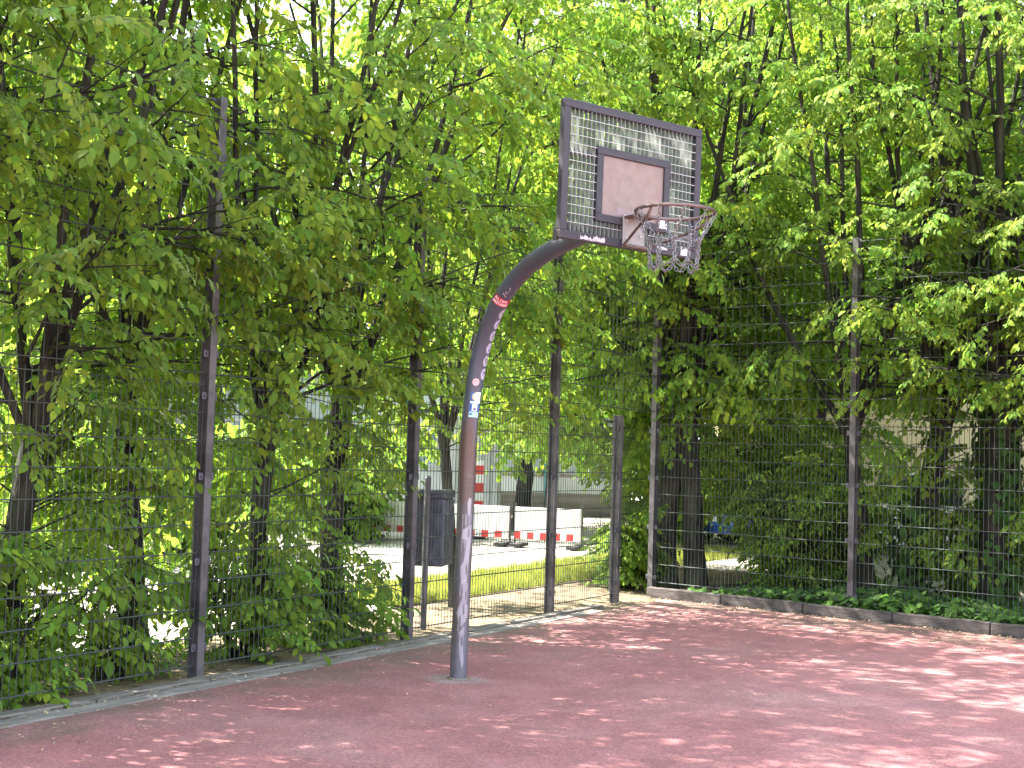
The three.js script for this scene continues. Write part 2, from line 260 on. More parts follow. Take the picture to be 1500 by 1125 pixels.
// ---------------------------------------------------------------- basketball hoop
const HN = [0.5724, -0.81997];                                       // from pole to board, as (x, depth)
const HL = 1.735, LEAN = 0.0137;
{
  const hoop = thing('basketball_hoop', 'steel basketball hoop on a bent pole with grating backboard and chain net', 'basketball hoop', POLE.toArray());
  hoop.rotation.y = Math.atan2(HN[0], -HN[1]);                       // local z points from pole to board, local x to the board's right
  hoop.rotation.order = 'YXZ'; hoop.rotation.z = -LEAN;
  // pole: centre line in local (y, z)
  const ctrl = [[0, -0.03], [0, 0.6], [0, 1.2], [0.0, 1.72], [0.03, 2.0], [0.10, 2.30], [0.225, 2.545], [0.385, 2.715], [0.60, 2.855], [0.85, 2.945], [1.18, 3.01], [1.5, 3.045], [1.655, 3.055]].map(([z, y]) => V(0, y, z));
  const curve = new THREE.CatmullRomCurve3(ctrl, false, 'centripetal'), NP = 120, PR = 0.061;
  const pts = curve.getSpacedPoints(NP), total = curve.getLength();
  // frame on the pole: angle 0 faces local +x, angle 90 degrees the outer (court) side
  const frameAt = (s) => { const t = clamp(s / total), p = curve.getPointAt(t), T = curve.getTangentAt(t), X = V(1, 0, 0), Z = V().crossVectors(X, T).normalize(); return { p, T, X, Z }; };
  const mb = new MB(), SEG = 28;
  for (let i = 0; i <= NP; i++) { const { p, X, Z } = frameAt(i / NP * total); for (let k = 0; k <= SEG; k++) { const a = k / SEG * Math.PI * 2, n = X.clone().multiplyScalar(Math.cos(a)).addScaledVector(Z, Math.sin(a)); mb.vert(p.clone().addScaledVector(n, PR), n, k / SEG, i / NP); } }
  for (let i = 0; i < NP; i++) for (let k = 0; k < SEG; k++) { const a = i * (SEG + 1) + k, b = a + SEG + 1; mb.tri(a, b, a + 1); mb.tri(a + 1, b, b + 1); }
  // the camera sees angles round -20..150; the paint: bare steel low down with tags and drips, rust brown above, dark coat on the bend
  const poleTex = canvasTex(512, 2048, (g, w, h) => {
    const S = h / total, Y = (s) => h - s * S, A = (deg) => (deg * 1.35 + 42) / 360 * w;
    g.fillStyle = '#5e5e67'; g.fillRect(0, 0, w, h);
    const rr = rngOf(77), band = (s0, s1, col, n, al) => { for (let i = 0; i < n; i++) { const s = lerp(s0, s1, rr()), x = rr() * w, a = 10 + 60 * rr(), b = 14 + 80 * rr(); g.globalAlpha = al * (0.4 + 0.6 * rr()); g.fillStyle = col; g.beginPath(); g.ellipse(x, Y(s), a, b, 0, 0, 7); g.fill(); if (x < 80) { g.beginPath(); g.ellipse(x + w, Y(s), a, b, 0, 0, 7); g.fill(); } } g.globalAlpha = 1; };
    band(1.85, total, '#525866', 420, 0.4); band(1.28, 1.78, '#5d4a45', 200, 0.25); band(0.05, 1.25, '#74737c', 200, 0.2); band(0.3, 1.2, '#55483f', 60, 0.22); band(2.5, 3.3, '#55464c', 40, 0.2);
    for (let i = 0; i < 2600; i++) { g.globalAlpha = 0.10 + 0.25 * rr(); g.fillStyle = rr() < 0.5 ? '#3a3236' : '#a9a6ae'; const b = 1 + 3 * rr(); g.fillRect(rr() * w, rr() * h, b * (rr() < 0.2 ? 4 : 1), b); }
    g.globalAlpha = 1;
    // silver and white tag with drips, s 0.35 .. 1.25, on the side that faces the court
    const poly = (col, al, pts2) => { g.globalAlpha = al; g.fillStyle = col; g.beginPath(); pts2.forEach(([d, s], i) => i ? g.lineTo(A(d), Y(s)) : g.moveTo(A(d), Y(s))); g.closePath(); g.fill(); g.globalAlpha = 1; };
    const tagC = '#9d99a1';
    poly(tagC, 0.95, [[30, 1.30], [44, 1.31], [52, 1.27], [46, 1.18], [34, 1.19]]);
    poly(tagC, 0.9, [[24, 1.12], [70, 1.08], [74, 1.02], [44, 1.01], [58, 0.86], [74, 0.82], [66, 0.70], [40, 0.72], [30, 0.88], [22, 1.02]]);
    poly('#a5a1aa', 0.7, [[38, 0.74], [64, 0.72], [58, 0.60], [80, 0.52], [70, 0.46], [44, 0.50], [32, 0.60]]);
    poly(tagC, 0.9, [[26, 0.56], [60, 0.55], [84, 0.50], [66, 0.40], [40, 0.43], [22, 0.48]]);
    poly('#a9a5ae', 0.65, [[40, 0.40], [70, 0.36], [58, 0.20], [44, 0.10], [36, 0.16], [44, 0.28]]);
    for (const [d, p] of [[36, 1.06], [62, 0.9], [40, 0.8], [58, 0.66], [46, 0.52], [62, 0.44], [48, 0.3]]) poly('#5a565d', 0.75, [[d, p + 0.05], [d + 9, p + 0.02], [d + 5, p - 0.045], [d - 3, p - 0.02]]);
    poly('#57525a', 0.7, [[50, 0.98], [66, 1.0], [72, 0.94], [56, 0.90]]); poly('#57525a', 0.7, [[34, 0.66], [44, 0.64], [42, 0.58], [34, 0.60]]); poly('#5d5860', 0.6, [[60, 0.34], [72, 0.38], [78, 0.30], [64, 0.26]]);
    for (let i = 0; i < 26; i++) { const d = 26 + 48 * rr(), s = [1.19, 1.03, 0.71, 0.42][i % 4], l = 0.03 + 0.10 * rr(); g.fillStyle = tagC; g.globalAlpha = 0.85; g.fillRect(A(d), Y(s), 3 + 3 * rr(), l * S); }
    g.globalAlpha = 1; g.strokeStyle = '#c8c3c6'; g.lineWidth = 4;   // curl high on the bend
    g.beginPath(); g.arc(A(62), Y(2.92), 14, 0.4, 5.2); g.stroke(); g.beginPath(); g.moveTo(A(52), Y(2.86)); g.lineTo(A(75), Y(2.88)); g.stroke();
    g.strokeStyle = '#b9a7a2'; g.lineWidth = 2; for (let i = 0; i < 14; i++) { const x = A(20 + 60 * rr()), y = Y(1.38 + 0.12 * rr()); g.globalAlpha = 0.5; g.beginPath(); g.moveTo(x, y); g.lineTo(x + 16 * (rr() - 0.5), y + 30 * (rr() - 0.5)); g.stroke(); } g.globalAlpha = 1;
  });
  M.pole = new THREE.MeshStandardMaterial({ map: poleTex, roughness: 0.42, metalness: 0.35, bumpMap: bumpA, bumpScale: 0.0005 });
  const pole = part('pole', mb.build(), M.pole, hoop);
  part('base_collar', new THREE.LatheGeometry([[0.0605, 0.0], [0.075, 0.0], [0.072, 0.008], [0.0612, 0.014]].map(([a, b]) => new THREE.Vector2(a, b)), 24), M.concrete, pole, [0, -0.003, 0]);
  // stickers: thin patches that follow the round of the pole
  const sticker = (label, d0, d1, s0, s1, t, mat) => {
    const b = new MB(), n = 10, m = 6;
    for (let j = 0; j <= m; j++) { const { p, X, Z } = frameAt(lerp(s0, s1, j / m)); for (let i = 0; i <= n; i++) { const a = lerp(d0, d1, i / n) * Math.PI / 180, nn = X.clone().multiplyScalar(Math.cos(a)).addScaledVector(Z, Math.sin(a)); b.vert(p.clone().addScaledVector(nn, PR + 0.0012), nn, i / n, j / m); } }
    for (let j = 0; j < m; j++) for (let i = 0; i < n; i++) { const a = j * (n + 1) + i, c = a + n + 1; b.tri(a, a + 1, c); b.tri(a + 1, c + 1, c); }
    const st = part('sticker', b.build(), mat || new THREE.MeshStandardMaterial({ map: t, roughness: 0.5, alphaTest: 0.5 }), pole); st.userData.label = label; return st;
  };
  const redSticker = canvasTex(512, 200, (g, w, h) => { g.fillStyle = '#b01f36'; g.fillRect(0, 0, w, h); g.fillStyle = '#f6eef0'; g.font = 'bold 84px sans-serif'; g.fillText('ALL COPS', 26, 86); g.font = 'bold 92px sans-serif'; g.fillText('BASTARDS', 18, 178); });
  sticker('dark red sticker with two lines of white capitals', 186, 52, 2.765, 2.835, redSticker);
  const round = (bg, ring, draw) => canvasTex(128, 128, (g, w, h) => { g.clearRect(0, 0, w, h); g.fillStyle = bg; g.beginPath(); g.arc(64, 64, 62, 0, 7); g.fill(); g.strokeStyle = ring; g.lineWidth = 5; g.beginPath(); g.arc(64, 64, 54, 0, 7); g.stroke(); draw(g); });
  const scribble = (seed, col) => round('#b4b0c0', '#8a84a4', (g) => { const q = rngOf(seed); g.strokeStyle = col; g.lineWidth = 7; for (let i = 0; i < 9; i++) { g.beginPath(); g.moveTo(24 + 80 * q(), 24 + 80 * q()); g.lineTo(24 + 80 * q(), 24 + 80 * q()); g.stroke(); } });
  [2.70, 2.605, 2.505, 2.405, 2.305, 2.205].forEach((s, i) => sticker('round white sticker with dark scribbles', 92, 34, s - 0.045, s + 0.045, scribble(30 + i, ['#4a4458', '#5a4fb0', '#3d3a4a', '#3f4aa0', '#2c2a36', '#4a4f78'][i])));
  sticker('round pink sticker', 140, 92, 2.115, 2.17, round('#e8aeb2', '#eeb9bc', (g) => { g.strokeStyle = '#70484c'; g.lineWidth = 6; g.beginPath(); g.moveTo(40, 46); g.quadraticCurveTo(70, 34, 92, 50); g.stroke(); }));
  const blue = canvasTex(256, 512, (g, w, h) => {
    g.fillStyle = '#e4ecf2'; g.fillRect(0, 0, w, h); g.fillStyle = '#2c5f9e'; g.fillRect(0, 0, 110, 190); g.fillRect(0, 230, 256, 170); g.fillStyle = '#9fc6e4'; g.fillRect(0, 400, 256, 112);
    g.fillStyle = '#f2d58a'; for (let i = 0; i < 14; i++) { g.save(); g.translate(110, 90); g.rotate(i * 0.449); g.fillRect(30, -9, 52, 18); g.restore(); } g.fillStyle = '#f5efe0'; g.beginPath(); g.arc(110, 90, 44, 0, 7); g.fill();
    g.fillStyle = '#f0f2f6'; g.fillRect(60, 244, 130, 140); g.fillStyle = '#7a5a70'; g.font = 'bold 46px sans-serif'; g.fillText('OK', 80, 300); g.fillStyle = '#3c4a70'; g.fillRect(92, 320, 70, 46); g.fillStyle = '#4a3f44'; for (let i = 0; i < 3; i++) g.fillRect(190, 100 + 34 * i, 46, 12); g.fillStyle = '#27558f'; g.fillRect(14, 430, 60, 34);
  });
  sticker('blue and white sticker with a yellow sun', 136, 64, 1.885, 2.07, blue);

  // backboard: local x across, y up, front face at z = HL
  const board = new THREE.Group(); board.name = 'backboard'; board.position.set(0, 0, HL); hoop.add(board);
  const frTex = tex(256, 256, (u, v, i, j) => { const n = fbm(u * 6, v * 6, 91, 5, 6), s = hash2(i >> 1, j >> 1, 5); const t = 0.78 + 0.3 * (n - 0.5) + (s > 0.996 ? 0.35 : 0); return [t, t * 0.99, t * 1.01]; });
  M.frame = new THREE.MeshStandardMaterial({ color: rgb(0.06, 0.056, 0.07), map: frTex, roughness: 0.55, metalness: 0.2, bumpMap: bumpA, bumpScale: 0.0005 });
  M.grate = new THREE.MeshStandardMaterial({ color: rgb(0.36, 0.41, 0.38), map: frTex, roughness: 0.6, metalness: 0.3 });
  M.rod = new THREE.MeshStandardMaterial({ color: rgb(0.42, 0.44, 0.43), roughness: 0.5, metalness: 0.4 });
  const X0 = -0.553, X1 = 0.553, Y0 = 2.872, Y1 = 3.712, FW = 0.05, FD = 0.045;
  const bar = (x0, x1, y0, y1, z0, z1, mat, name) => part(name, rbox(x1 - x0, y1 - y0, z1 - z0, 0.004, (x0 + x1) / 2, (y0 + y1) / 2, (z0 + z1) / 2), mat, board);
  bar(X0, X1, Y1 - FW, Y1, -FD, 0, M.frame, 'frame_rail'); bar(X0, X1, Y0, Y0 + FW, -FD, 0, M.frame, 'frame_rail');
  bar(X0, X0 + FW, Y0 + FW, Y1 - FW, -FD, 0, M.frame, 'frame_rail'); bar(X1 - FW, X1, Y0 + FW, Y1 - FW, -FD, 0, M.frame, 'frame_rail');
  const SX = 0.292, SY0 = 3.008, SY1 = 3.465, BW = 0.048;             // the target rectangle
  bar(-SX, SX, SY1 - BW, SY1, -0.030, 0.004, M.frame, 'target_frame'); bar(-SX, -0.085, SY0, SY0 + BW, -0.030, 0.004, M.frame, 'target_frame'); bar(0.085, SX, SY0, SY0 + BW, -0.030, 0.004, M.frame, 'target_frame');
  bar(-SX, -SX + BW, SY0 + BW, SY1 - BW, -0.030, 0.004, M.frame, 'target_frame'); bar(SX - BW, SX, SY0 + BW, SY1 - BW, -0.030, 0.004, M.frame, 'target_frame');
  const plateTex = canvasTex(512, 384, (g, w, h) => {
    const q = rngOf(12); g.fillStyle = '#7c6a66'; g.fillRect(0, 0, w, h);
    for (let i = 0; i < 500; i++) { g.globalAlpha = 0.05 + 0.06 * q(); g.fillStyle = q() < 0.5 ? '#6c5a57' : '#92807a'; g.beginPath(); g.arc(q() * w, q() * h, 6 + 34 * q(), 0, 7); g.fill(); }
    for (let i = 0; i < 3000; i++) { g.globalAlpha = 0.15 + 0.2 * q(); g.fillStyle = q() < 0.6 ? '#584846' : '#a8968f'; g.fillRect(q() * w, q() * h, 1 + 2 * q(), 1 + 2 * q()); }
    for (let i = 0; i < 90; i++) { g.globalAlpha = 0.25; g.strokeStyle = q() < 0.5 ? '#b79ad6' : '#c48ad0'; g.lineWidth = 2; const x = 130 + 150 * q(), y = 330 + 40 * q(); g.beginPath(); g.moveTo(x, y); g.lineTo(x + 30 * (q() - 0.5), y - 20 * q()); g.stroke(); }
  });
  M.plate = new THREE.MeshStandardMaterial({ map: plateTex, roughness: 0.5, metalness: 0.1 });
  part('target_plate', new THREE.BoxGeometry(2 * (SX - BW) - 0.002, SY1 - SY0 - 2 * BW - 0.002, 0.006).translate(0, (SY0 + SY1) / 2, -0.012), M.plate, board);
  // grating: deep upright bars and thin cross rods
  const inX0 = X0 + FW, inX1 = X1 - FW, inY0 = Y0 + FW, inY1 = Y1 - FW, NB = 31, NR_ = 14;
  const fullBar = box(0.003, inY1 - inY0, 0.032), topBar = box(0.003, inY1 - SY1, 0.032), botBar = box(0.003, SY0 - inY0, 0.032);
  for (let i = 1; i < NB; i++) {
    const x = lerp(inX0, inX1, i / NB);
    if (Math.abs(x) > SX) part('grating_bar', fullBar, M.grate, board, [x, (inY0 + inY1) / 2, -0.022]);
    else { part('grating_bar', topBar, M.grate, board, [x, (inY1 + SY1) / 2, -0.022]); part('grating_bar', botBar, M.grate, board, [x, (inY0 + SY0) / 2, -0.022]); }
  }
  const rod = (x0, x1, y) => part('cross_rod', new THREE.CylinderGeometry(0.0026, 0.0026, x1 - x0, 6).rotateZ(Math.PI / 2), M.rod, board, [(x0 + x1) / 2, y, -0.0055]);
  for (let j = 1; j < NR_; j++) { const y = lerp(inY0, inY1, j / NR_); if (y > SY0 && y < SY1) { rod(inX0, -SX, y); rod(SX, inX1, y); } else rod(inX0, inX1, y); }
  // paint flecks, white labels on the frame
  M.white = new THREE.MeshStandardMaterial({ color: rgb(0.74, 0.73, 0.76), map: mottle(71, 0.7, 1, 10), roughness: 0.6 });
  const lab = (x0, x1, y0, y1, z = 0.0012) => { const q = part('label', box(x1 - x0, y1 - y0, 0.0012, (x0 + x1) / 2, (y0 + y1) / 2, z), M.white, board); return q; };
  lab(0.205, 0.272, 3.030, 3.095, 0.0056); lab(0.20, 0.285, 2.900, 2.917); lab(0.40, 0.462, 2.885, 2.935, 0.0014);
  const scrape = new THREE.Shape(); { const q = rngOf(3); scrape.moveTo(-0.40, 2.905); for (let i = 0; i <= 22; i++) scrape.lineTo(-0.40 + i * 0.0085, 2.888 + 0.032 * q() + (i > 9 && i < 12 ? -0.012 : 0)); for (let i = 22; i >= 0; i--) scrape.lineTo(-0.40 + i * 0.0085, 2.886 - 0.006 * q()); }
  M.scrape = new THREE.MeshStandardMaterial({ color: rgb(0.55, 0.46, 0.50), roughness: 0.7 });
  part('paint_scrape', new THREE.ExtrudeGeometry(scrape, { depth: 0.0008, bevelEnabled: false }).translate(0, 0, 0.0003), M.scrape, board);
  // back mount: plate and two struts between arm and board
  part('mount_plate', rbox(0.30, 0.34, 0.012, 0.003, 0, 3.07, -0.0665), M.post, board);
  part('mount_bar', rbox(1.02, 0.05, 0.03, 0.004, 0, 2.965, -0.062), M.post, board); part('mount_bar', rbox(1.02, 0.05, 0.03, 0.004, 0, 3.42, -0.062), M.post, board);
  part('mount_ear', rbox(0.012, 0.07, 0.05, 0.003, -0.53, 2.90, -0.07), M.post, board);

  // rim: ring, back plate, two curved braces, hooks
  M.rim = new THREE.MeshStandardMaterial({ color: rgb(0.17, 0.12, 0.11), map: mottle(5, 0.65, 1.1, 6), roughness: 0.45, metalness: 0.35 });
  const RC = V(0, 3.05, 0.385), RR = 0.232;
  const rim = part('rim', new THREE.TorusGeometry(RR, 0.0105, 12, 64).rotateX(Math.PI / 2), M.rim, hoop, [0, RC.y, HL + RC.z]);
  const plateS = new THREE.Shape(); [[-0.085, -0.175], [0.085, -0.175], [0.085, 0.022], [-0.085, 0.022]].forEach((q, i) => i ? plateS.lineTo(...q) : plateS.moveTo(...q));
  M.bracket = new THREE.MeshStandardMaterial({ color: rgb(0.29, 0.265, 0.26), map: mottle(8, 0.6, 1.05, 5), roughness: 0.45, metalness: 0.35 });
  const zb = -RC.z;                                                  // board face in rim coordinates
  part('bracket_plate', new THREE.ExtrudeGeometry(plateS, { depth: 0.008, bevelEnabled: true, bevelSize: 0.002, bevelThickness: 0.002, bevelSegments: 1 }), M.bracket, rim, [0, 0, zb + 0.008]);
  part('bracket_shelf', rbox(0.17, 0.012, 0.155, 0.004, 0, 0.008, zb + 0.085), M.rim, rim);
  part('bracket_lip', rbox(0.19, 0.02, 0.03, 0.006, 0.01, -0.168, zb + 0.03), M.rim, rim);
  for (const [x, y] of [[-0.06, -0.01], [0.05, -0.10], [-0.055, -0.12], [0.055, -0.015]]) part('bolt', new THREE.SphereGeometry(0.011, 10, 6).scale(1, 1, 0.6), M.rod, rim, [x, y, zb + 0.019]);
  for (const s of [-1, 1]) {
    const c = new THREE.CatmullRomCurve3([V(s * 0.225, -0.012, 0.045), V(s * 0.222, -0.045, 0.02), V(s * 0.20, -0.075, -0.05), V(s * 0.16, -0.115, -0.17), V(s * 0.115, -0.15, -0.29), V(s * 0.088, -0.168, zb + 0.025)]);
    part('brace', new THREE.TubeGeometry(c, 24, 0.0085, 8), M.rim, rim);
  }
  // chain net
  M.chain = new THREE.MeshStandardMaterial({ color: rgb(0.22, 0.22, 0.235), roughness: 0.38, metalness: 0.85 });
  const net = new THREE.Group(); net.name = 'chain_net'; net.position.set(0, RC.y, HL + RC.z); hoop.add(net);
  const linkG = new THREE.TorusGeometry(0.0100, 0.0027, 5, 10).scale(1, 1.5, 1);
  const chain = (path) => {
    const crv = new THREE.CatmullRomCurve3(path), n = Math.max(2, Math.round(crv.getLength() / 0.0235)), gs = [], q = new THREE.Quaternion(), m = new THREE.Matrix4();
    for (let i = 0; i < n; i++) { const t = (i + 0.5) / n, T = crv.getTangentAt(t); q.setFromUnitVectors(V(0, 1, 0), T); const tw = new THREE.Quaternion().setFromAxisAngle(V(0, 1, 0), (i % 2) * Math.PI / 2 + 0.5); m.compose(crv.getPointAt(t), q.clone().multiply(tw), V(1, 1, 1)); gs.push(linkG.clone().applyMatrix4(m)); }
    part('chain', mergeGeometries(gs), M.chain, net);
  };
  const NH = 10, q = rngOf(19), ring = (r, y, a) => V(Math.cos(a) * r, y, Math.sin(a) * r), mid = [], mid2 = [], low = [];
  for (let i = 0; i < NH; i++) { const a = (i + 0.3) / NH * Math.PI * 2; mid.push(ring(0.150 + 0.012 * q(), -0.165 - 0.02 * q(), a + 0.22 + 0.08 * q())); low.push(ring(0.138 + 0.012 * q(), -0.285 - 0.02 * q(), a + 0.15 + 0.1 * q())); }
  for (let i = 0; i < NH; i++) {
    const a = (i + 0.3) / NH * Math.PI * 2, top = ring(RR, -0.012, a);
    part('hook', new THREE.TorusGeometry(0.011, 0.003, 6, 10).rotateY(-a), M.chain, net, ring(RR, -0.014, a).toArray());
    chain([top.clone().setY(-0.026), top.clone().lerp(mid[i], 0.5).add(V(0, -0.012, 0)), mid[i]]);
    chain([mid[i], mid[i].clone().lerp(mid[(i + 1) % NH], 0.5).add(V(0, -0.01, 0)), mid[(i + 1) % NH]]);
    chain([mid[i], mid[i].clone().lerp(low[i], 0.6), low[i]]);
    const b = low[(i + 1) % NH], c = low[i].clone().lerp(b, 0.5).multiplyScalar(1).add(V(0, -0.038 - 0.012 * q(), 0));
    chain([low[i], low[i].clone().lerp(c, 0.55).add(V(0, -0.008, 0)), c, b.clone().lerp(c, 0.55).add(V(0, -0.008, 0)), b]);
  }
}

// ---------------------------------------------------------------- litter bin on its post
{
  M.bin = new THREE.MeshStandardMaterial({ color: rgb(0.085, 0.09, 0.12), map: mottle(41, 0.75, 1.05, 6), roughness: 0.5, metalness: 0.2 });
  const b = thing('litter_bin', 'dark grey post mounted litter bin behind the mesh fence', 'litter bin', L(3.25, 0.32).toArray(), TURN_L + 0.35);
  part('post', new THREE.CylinderGeometry(0.03, 0.03, 1.35, 14).translate(0, 0.675, 0), M.post, b); part('post_cap', new THREE.SphereGeometry(0.031, 12, 8, 0, 6.3, 0, 1.57).translate(0, 1.35, 0), M.clamp, b);
  part('body', rbox(0.40, 0.62, 0.32, 0.02, 0.31, 0.86, -0.02), M.bin, b);
  part('lid', rbox(0.42, 0.08, 0.34, 0.025, 0.31, 1.21, -0.02), M.bin, b);
  part('bracket', rbox(0.10, 0.04, 0.04, 0.004, 0.07, 1.05, 0), M.clamp, b); part('bracket', rbox(0.10, 0.04, 0.04, 0.004, 0.07, 0.7, 0), M.clamp, b);
  part('throw_slot', rbox(0.26, 0.07, 0.02, 0.006, 0.31, 1.12, 0.135), M.clamp, b);
}

// ---------------------------------------------------------------- foliage pieces
// one leaf: pointed oval, folded along the midrib and arched; local z along the leaf, y up
function addLeaf(mb, at, dir, up, len, wid, col, fold = 0.22, arch = 0.25) {
  const Z = dir.clone().normalize(), X = V().crossVectors(up, Z).normalize(), Y = V().crossVectors(Z, X).normalize();
  const prof = [[0.0, 0.0], [0.20, 0.66], [0.48, 1.0], [0.76, 0.70], [1.0, 0.0]];
  const P = (s, t) => at.clone().addScaledVector(Z, len * s * (1 - 0.12 * arch * s)).addScaledVector(X, t * wid * 0.5).addScaledVector(Y, Math.abs(t) * wid * fold - arch * len * s * s);
  const put = (s, t) => mb.vert(P(s, t), Y.clone().addScaledVector(Z, arch * s * 1.6).addScaledVector(X, -Math.sign(t) * fold * 1.2).normalize(), 0.5 + 0.5 * t, s, col);
  const m = prof.map(([s]) => put(s, 0)), l = prof.slice(1, 4).map(([s, w]) => put(s, -w)), r = prof.slice(1, 4).map(([s, w]) => put(s, w));
  const f = (a, b, c) => mb.tri(a, c, b);
  f(m[0], m[1], l[0]); f(m[0], r[0], m[1]);
  for (let i = 0; i < 2; i++) { f(m[i + 1], m[i + 2], l[i]); f(l[i], m[i + 2], l[i + 1]); f(m[i + 1], r[i], m[i + 2]); f(r[i], r[i + 1], m[i + 2]); }
  f(l[2], m[3], m[4]); f(m[3], r[2], m[4]);
}
const LEAF = [0.24, 0.385, 0.045], TWIG = [0.10, 0.085, 0.045];
function spray(seed, len, count, leafLen, hang = 0.55) {              // a flat twig with leaves in two ranks
  const r = rngOf(seed), mb = new MB(), pts = [], n = 5; let dir = V(0, 0, 1), p = V(0, 0, 0);
  for (let i = 0; i <= n; i++) { pts.push(p.clone()); dir.add(V((r() - 0.5) * 0.3, (r() - 0.5) * 0.12 - 0.12, 0)).normalize(); p = p.clone().addScaledVector(dir, len / n); }
  mb.tube(pts, pts.map((_, i) => 0.0028 * (1 - 0.75 * i / n)), 3, false, TWIG);
  const at = (t) => { const x = t * n, i = Math.min(n - 1, Math.floor(x)); return pts[i].clone().lerp(pts[i + 1], x - i); };
  const leaf = (q, d) => {
    const k = 0.72 + 0.5 * r(), ye = r(); const c = [LEAF[0] * k * (0.78 + 0.36 * ye), LEAF[1] * k, LEAF[2] * k * (1.15 - 0.5 * ye)];
    const ll = leafLen * (0.5 + 0.68 * r()); addLeaf(mb, q, d, V((r() - 0.5) * 1.3, 0.8, -0.3 + 1.3 * r()).normalize(), ll, ll * (0.50 + 0.14 * r()), c, 0.12 + 0.2 * r(), 0.1 + 0.35 * r());
  };
  const side = Math.round(count * 0.45), own = count - side;
  for (let i = 0; i < own; i++) { const t = 0.08 + 0.92 * (i + 0.4) / own, s = i % 2 ? 1 : -1, e = i === own - 1; leaf(at(t), V(e ? (r() - 0.5) * 0.3 : s * (0.75 + 0.35 * r()), -hang * (0.5 + r()), e ? 1 : 0.55 + 0.4 * r())); }
  const nt = 4; for (let j = 0; j < nt; j++) {                         // short side twigs
    const s = j % 2 ? 1 : -1, a = at(0.15 + 0.17 * j), d = V(s * (0.7 + 0.3 * r()), -0.15 - 0.2 * r(), 0.75).normalize(), l = len * (0.34 + 0.16 * r()), b = a.clone().addScaledVector(d, l);
    mb.tube([a, b], [0.0018, 0.0008], 3, false, TWIG);
    const m = Math.round(side / nt); for (let i = 0; i < m; i++) { const t = (i + 0.7) / m, s2 = i % 2 ? 1 : -1, pd = V(d.z, 0, -d.x); leaf(a.clone().lerp(b, t), d.clone().multiplyScalar(0.8).addScaledVector(pd, i === m - 1 ? 0 : s2 * (0.7 + 0.3 * r())).add(V(0, -hang * (0.4 + r()), 0))); }
  }
  return mb.build();
}
const SPRAYS = [11, 12, 13, 14].map((s) => spray(s, 0.50, 34, 0.080));
const SPRAYS_HANG = [21, 22, 23].map((s) => spray(s, 0.55, 34, 0.088, 1.3));
const SPRAYS_FAR = [31, 32].map((s) => spray(s, 0.62, 22, 0.15));
const SPRAYS_SMALL = [41, 42, 43].map((s) => spray(s, 0.34, 22, 0.058));

const Y1 = V(0, 1, 0);
function instanced(name, geos, list, parent, tint, mat = M.leaf) {
  // list: {p, d, up, s}; split over the variants
  const X = V(), Yv = V(), Z = V(), m = new THREE.Matrix4(), c = new THREE.Color();
  geos.forEach((g, gi) => {
    const mine = list.filter((_, i) => i % geos.length === gi); if (!mine.length) return;
    const im = shadowed(new THREE.InstancedMesh(g, mat, mine.length)); im.name = name; im.userData.kind = 'stuff';
    mine.forEach((e, i) => {
      Z.copy(e.d).normalize(); X.crossVectors(e.up || Y1, Z); if (X.lengthSq() < 1e-4) X.set(1, 0, 0); X.normalize(); Yv.crossVectors(Z, X);
      m.makeBasis(X.clone().multiplyScalar(e.s), Yv.clone().multiplyScalar(e.s), Z.clone().multiplyScalar(e.s)).setPosition(e.p); im.setMatrixAt(i, m);
      const t = tint ? tint(e, i) : [1, 1, 1]; im.setColorAt(i, c.setRGB(t[0], t[1], t[2]));
    });
    im.computeBoundingSphere && im.computeBoundingSphere(); parent.add(im);
  });
}
// how far leaves may reach into the court at a height (they keep clear of the walkway and of the hoop)
function allowed(p) {
  const y = p.y, inL = -sideL(p), inR = -sideR(p);
  const lim = y < 1.5 ? 0.16 : y < 2.6 ? lerp(0.2, 0.7, (y - 1.5) / 1.1) : y < 4.2 ? lerp(0.7, 1.5, (y - 2.6) / 1.6) : 2.0;
  const kk = alongL(p), inside = inL > 0 && inR > 0;
  if (inside && Math.min(inL, inR) > lim) return false;
  if (kk > 2.75 && kk < 7.3 && Math.abs(inL) < 1.9 && y < (kk < 3.5 ? 1.45 : kk < 4.7 ? 1.85 : lerp(1.85, 1.05, clamp((kk - 4.7) / 0.9)))) return false;   // the clear view through the gap beside the entrance
  return y > 0.06;
}
const POLEW = POLE;
function branch(r, p, d, len, n, wander, lift) { const pts = [p.clone()], dir = d.clone().normalize(); let q = p.clone(); for (let i = 0; i < n; i++) { dir.add(V((r() - 0.5) * wander, (r() - 0.5) * wander * 0.6 + lift, (r() - 0.5) * wander)).normalize(); q = q.clone().addScaledVector(dir, len / n); pts.push(q); } return pts; }
const taper = (n, a, b, pw = 1) => Array.from({ length: n + 1 }, (_, i) => lerp(a, b, Math.pow(i / n, pw)));
const along = (pts, t) => { const x = t * (pts.length - 1), i = Math.min(pts.length - 2, Math.floor(x)); return { p: pts[i].clone().lerp(pts[i + 1], x - i), d: pts[i + 1].clone().sub(pts[i]).normalize() }; };

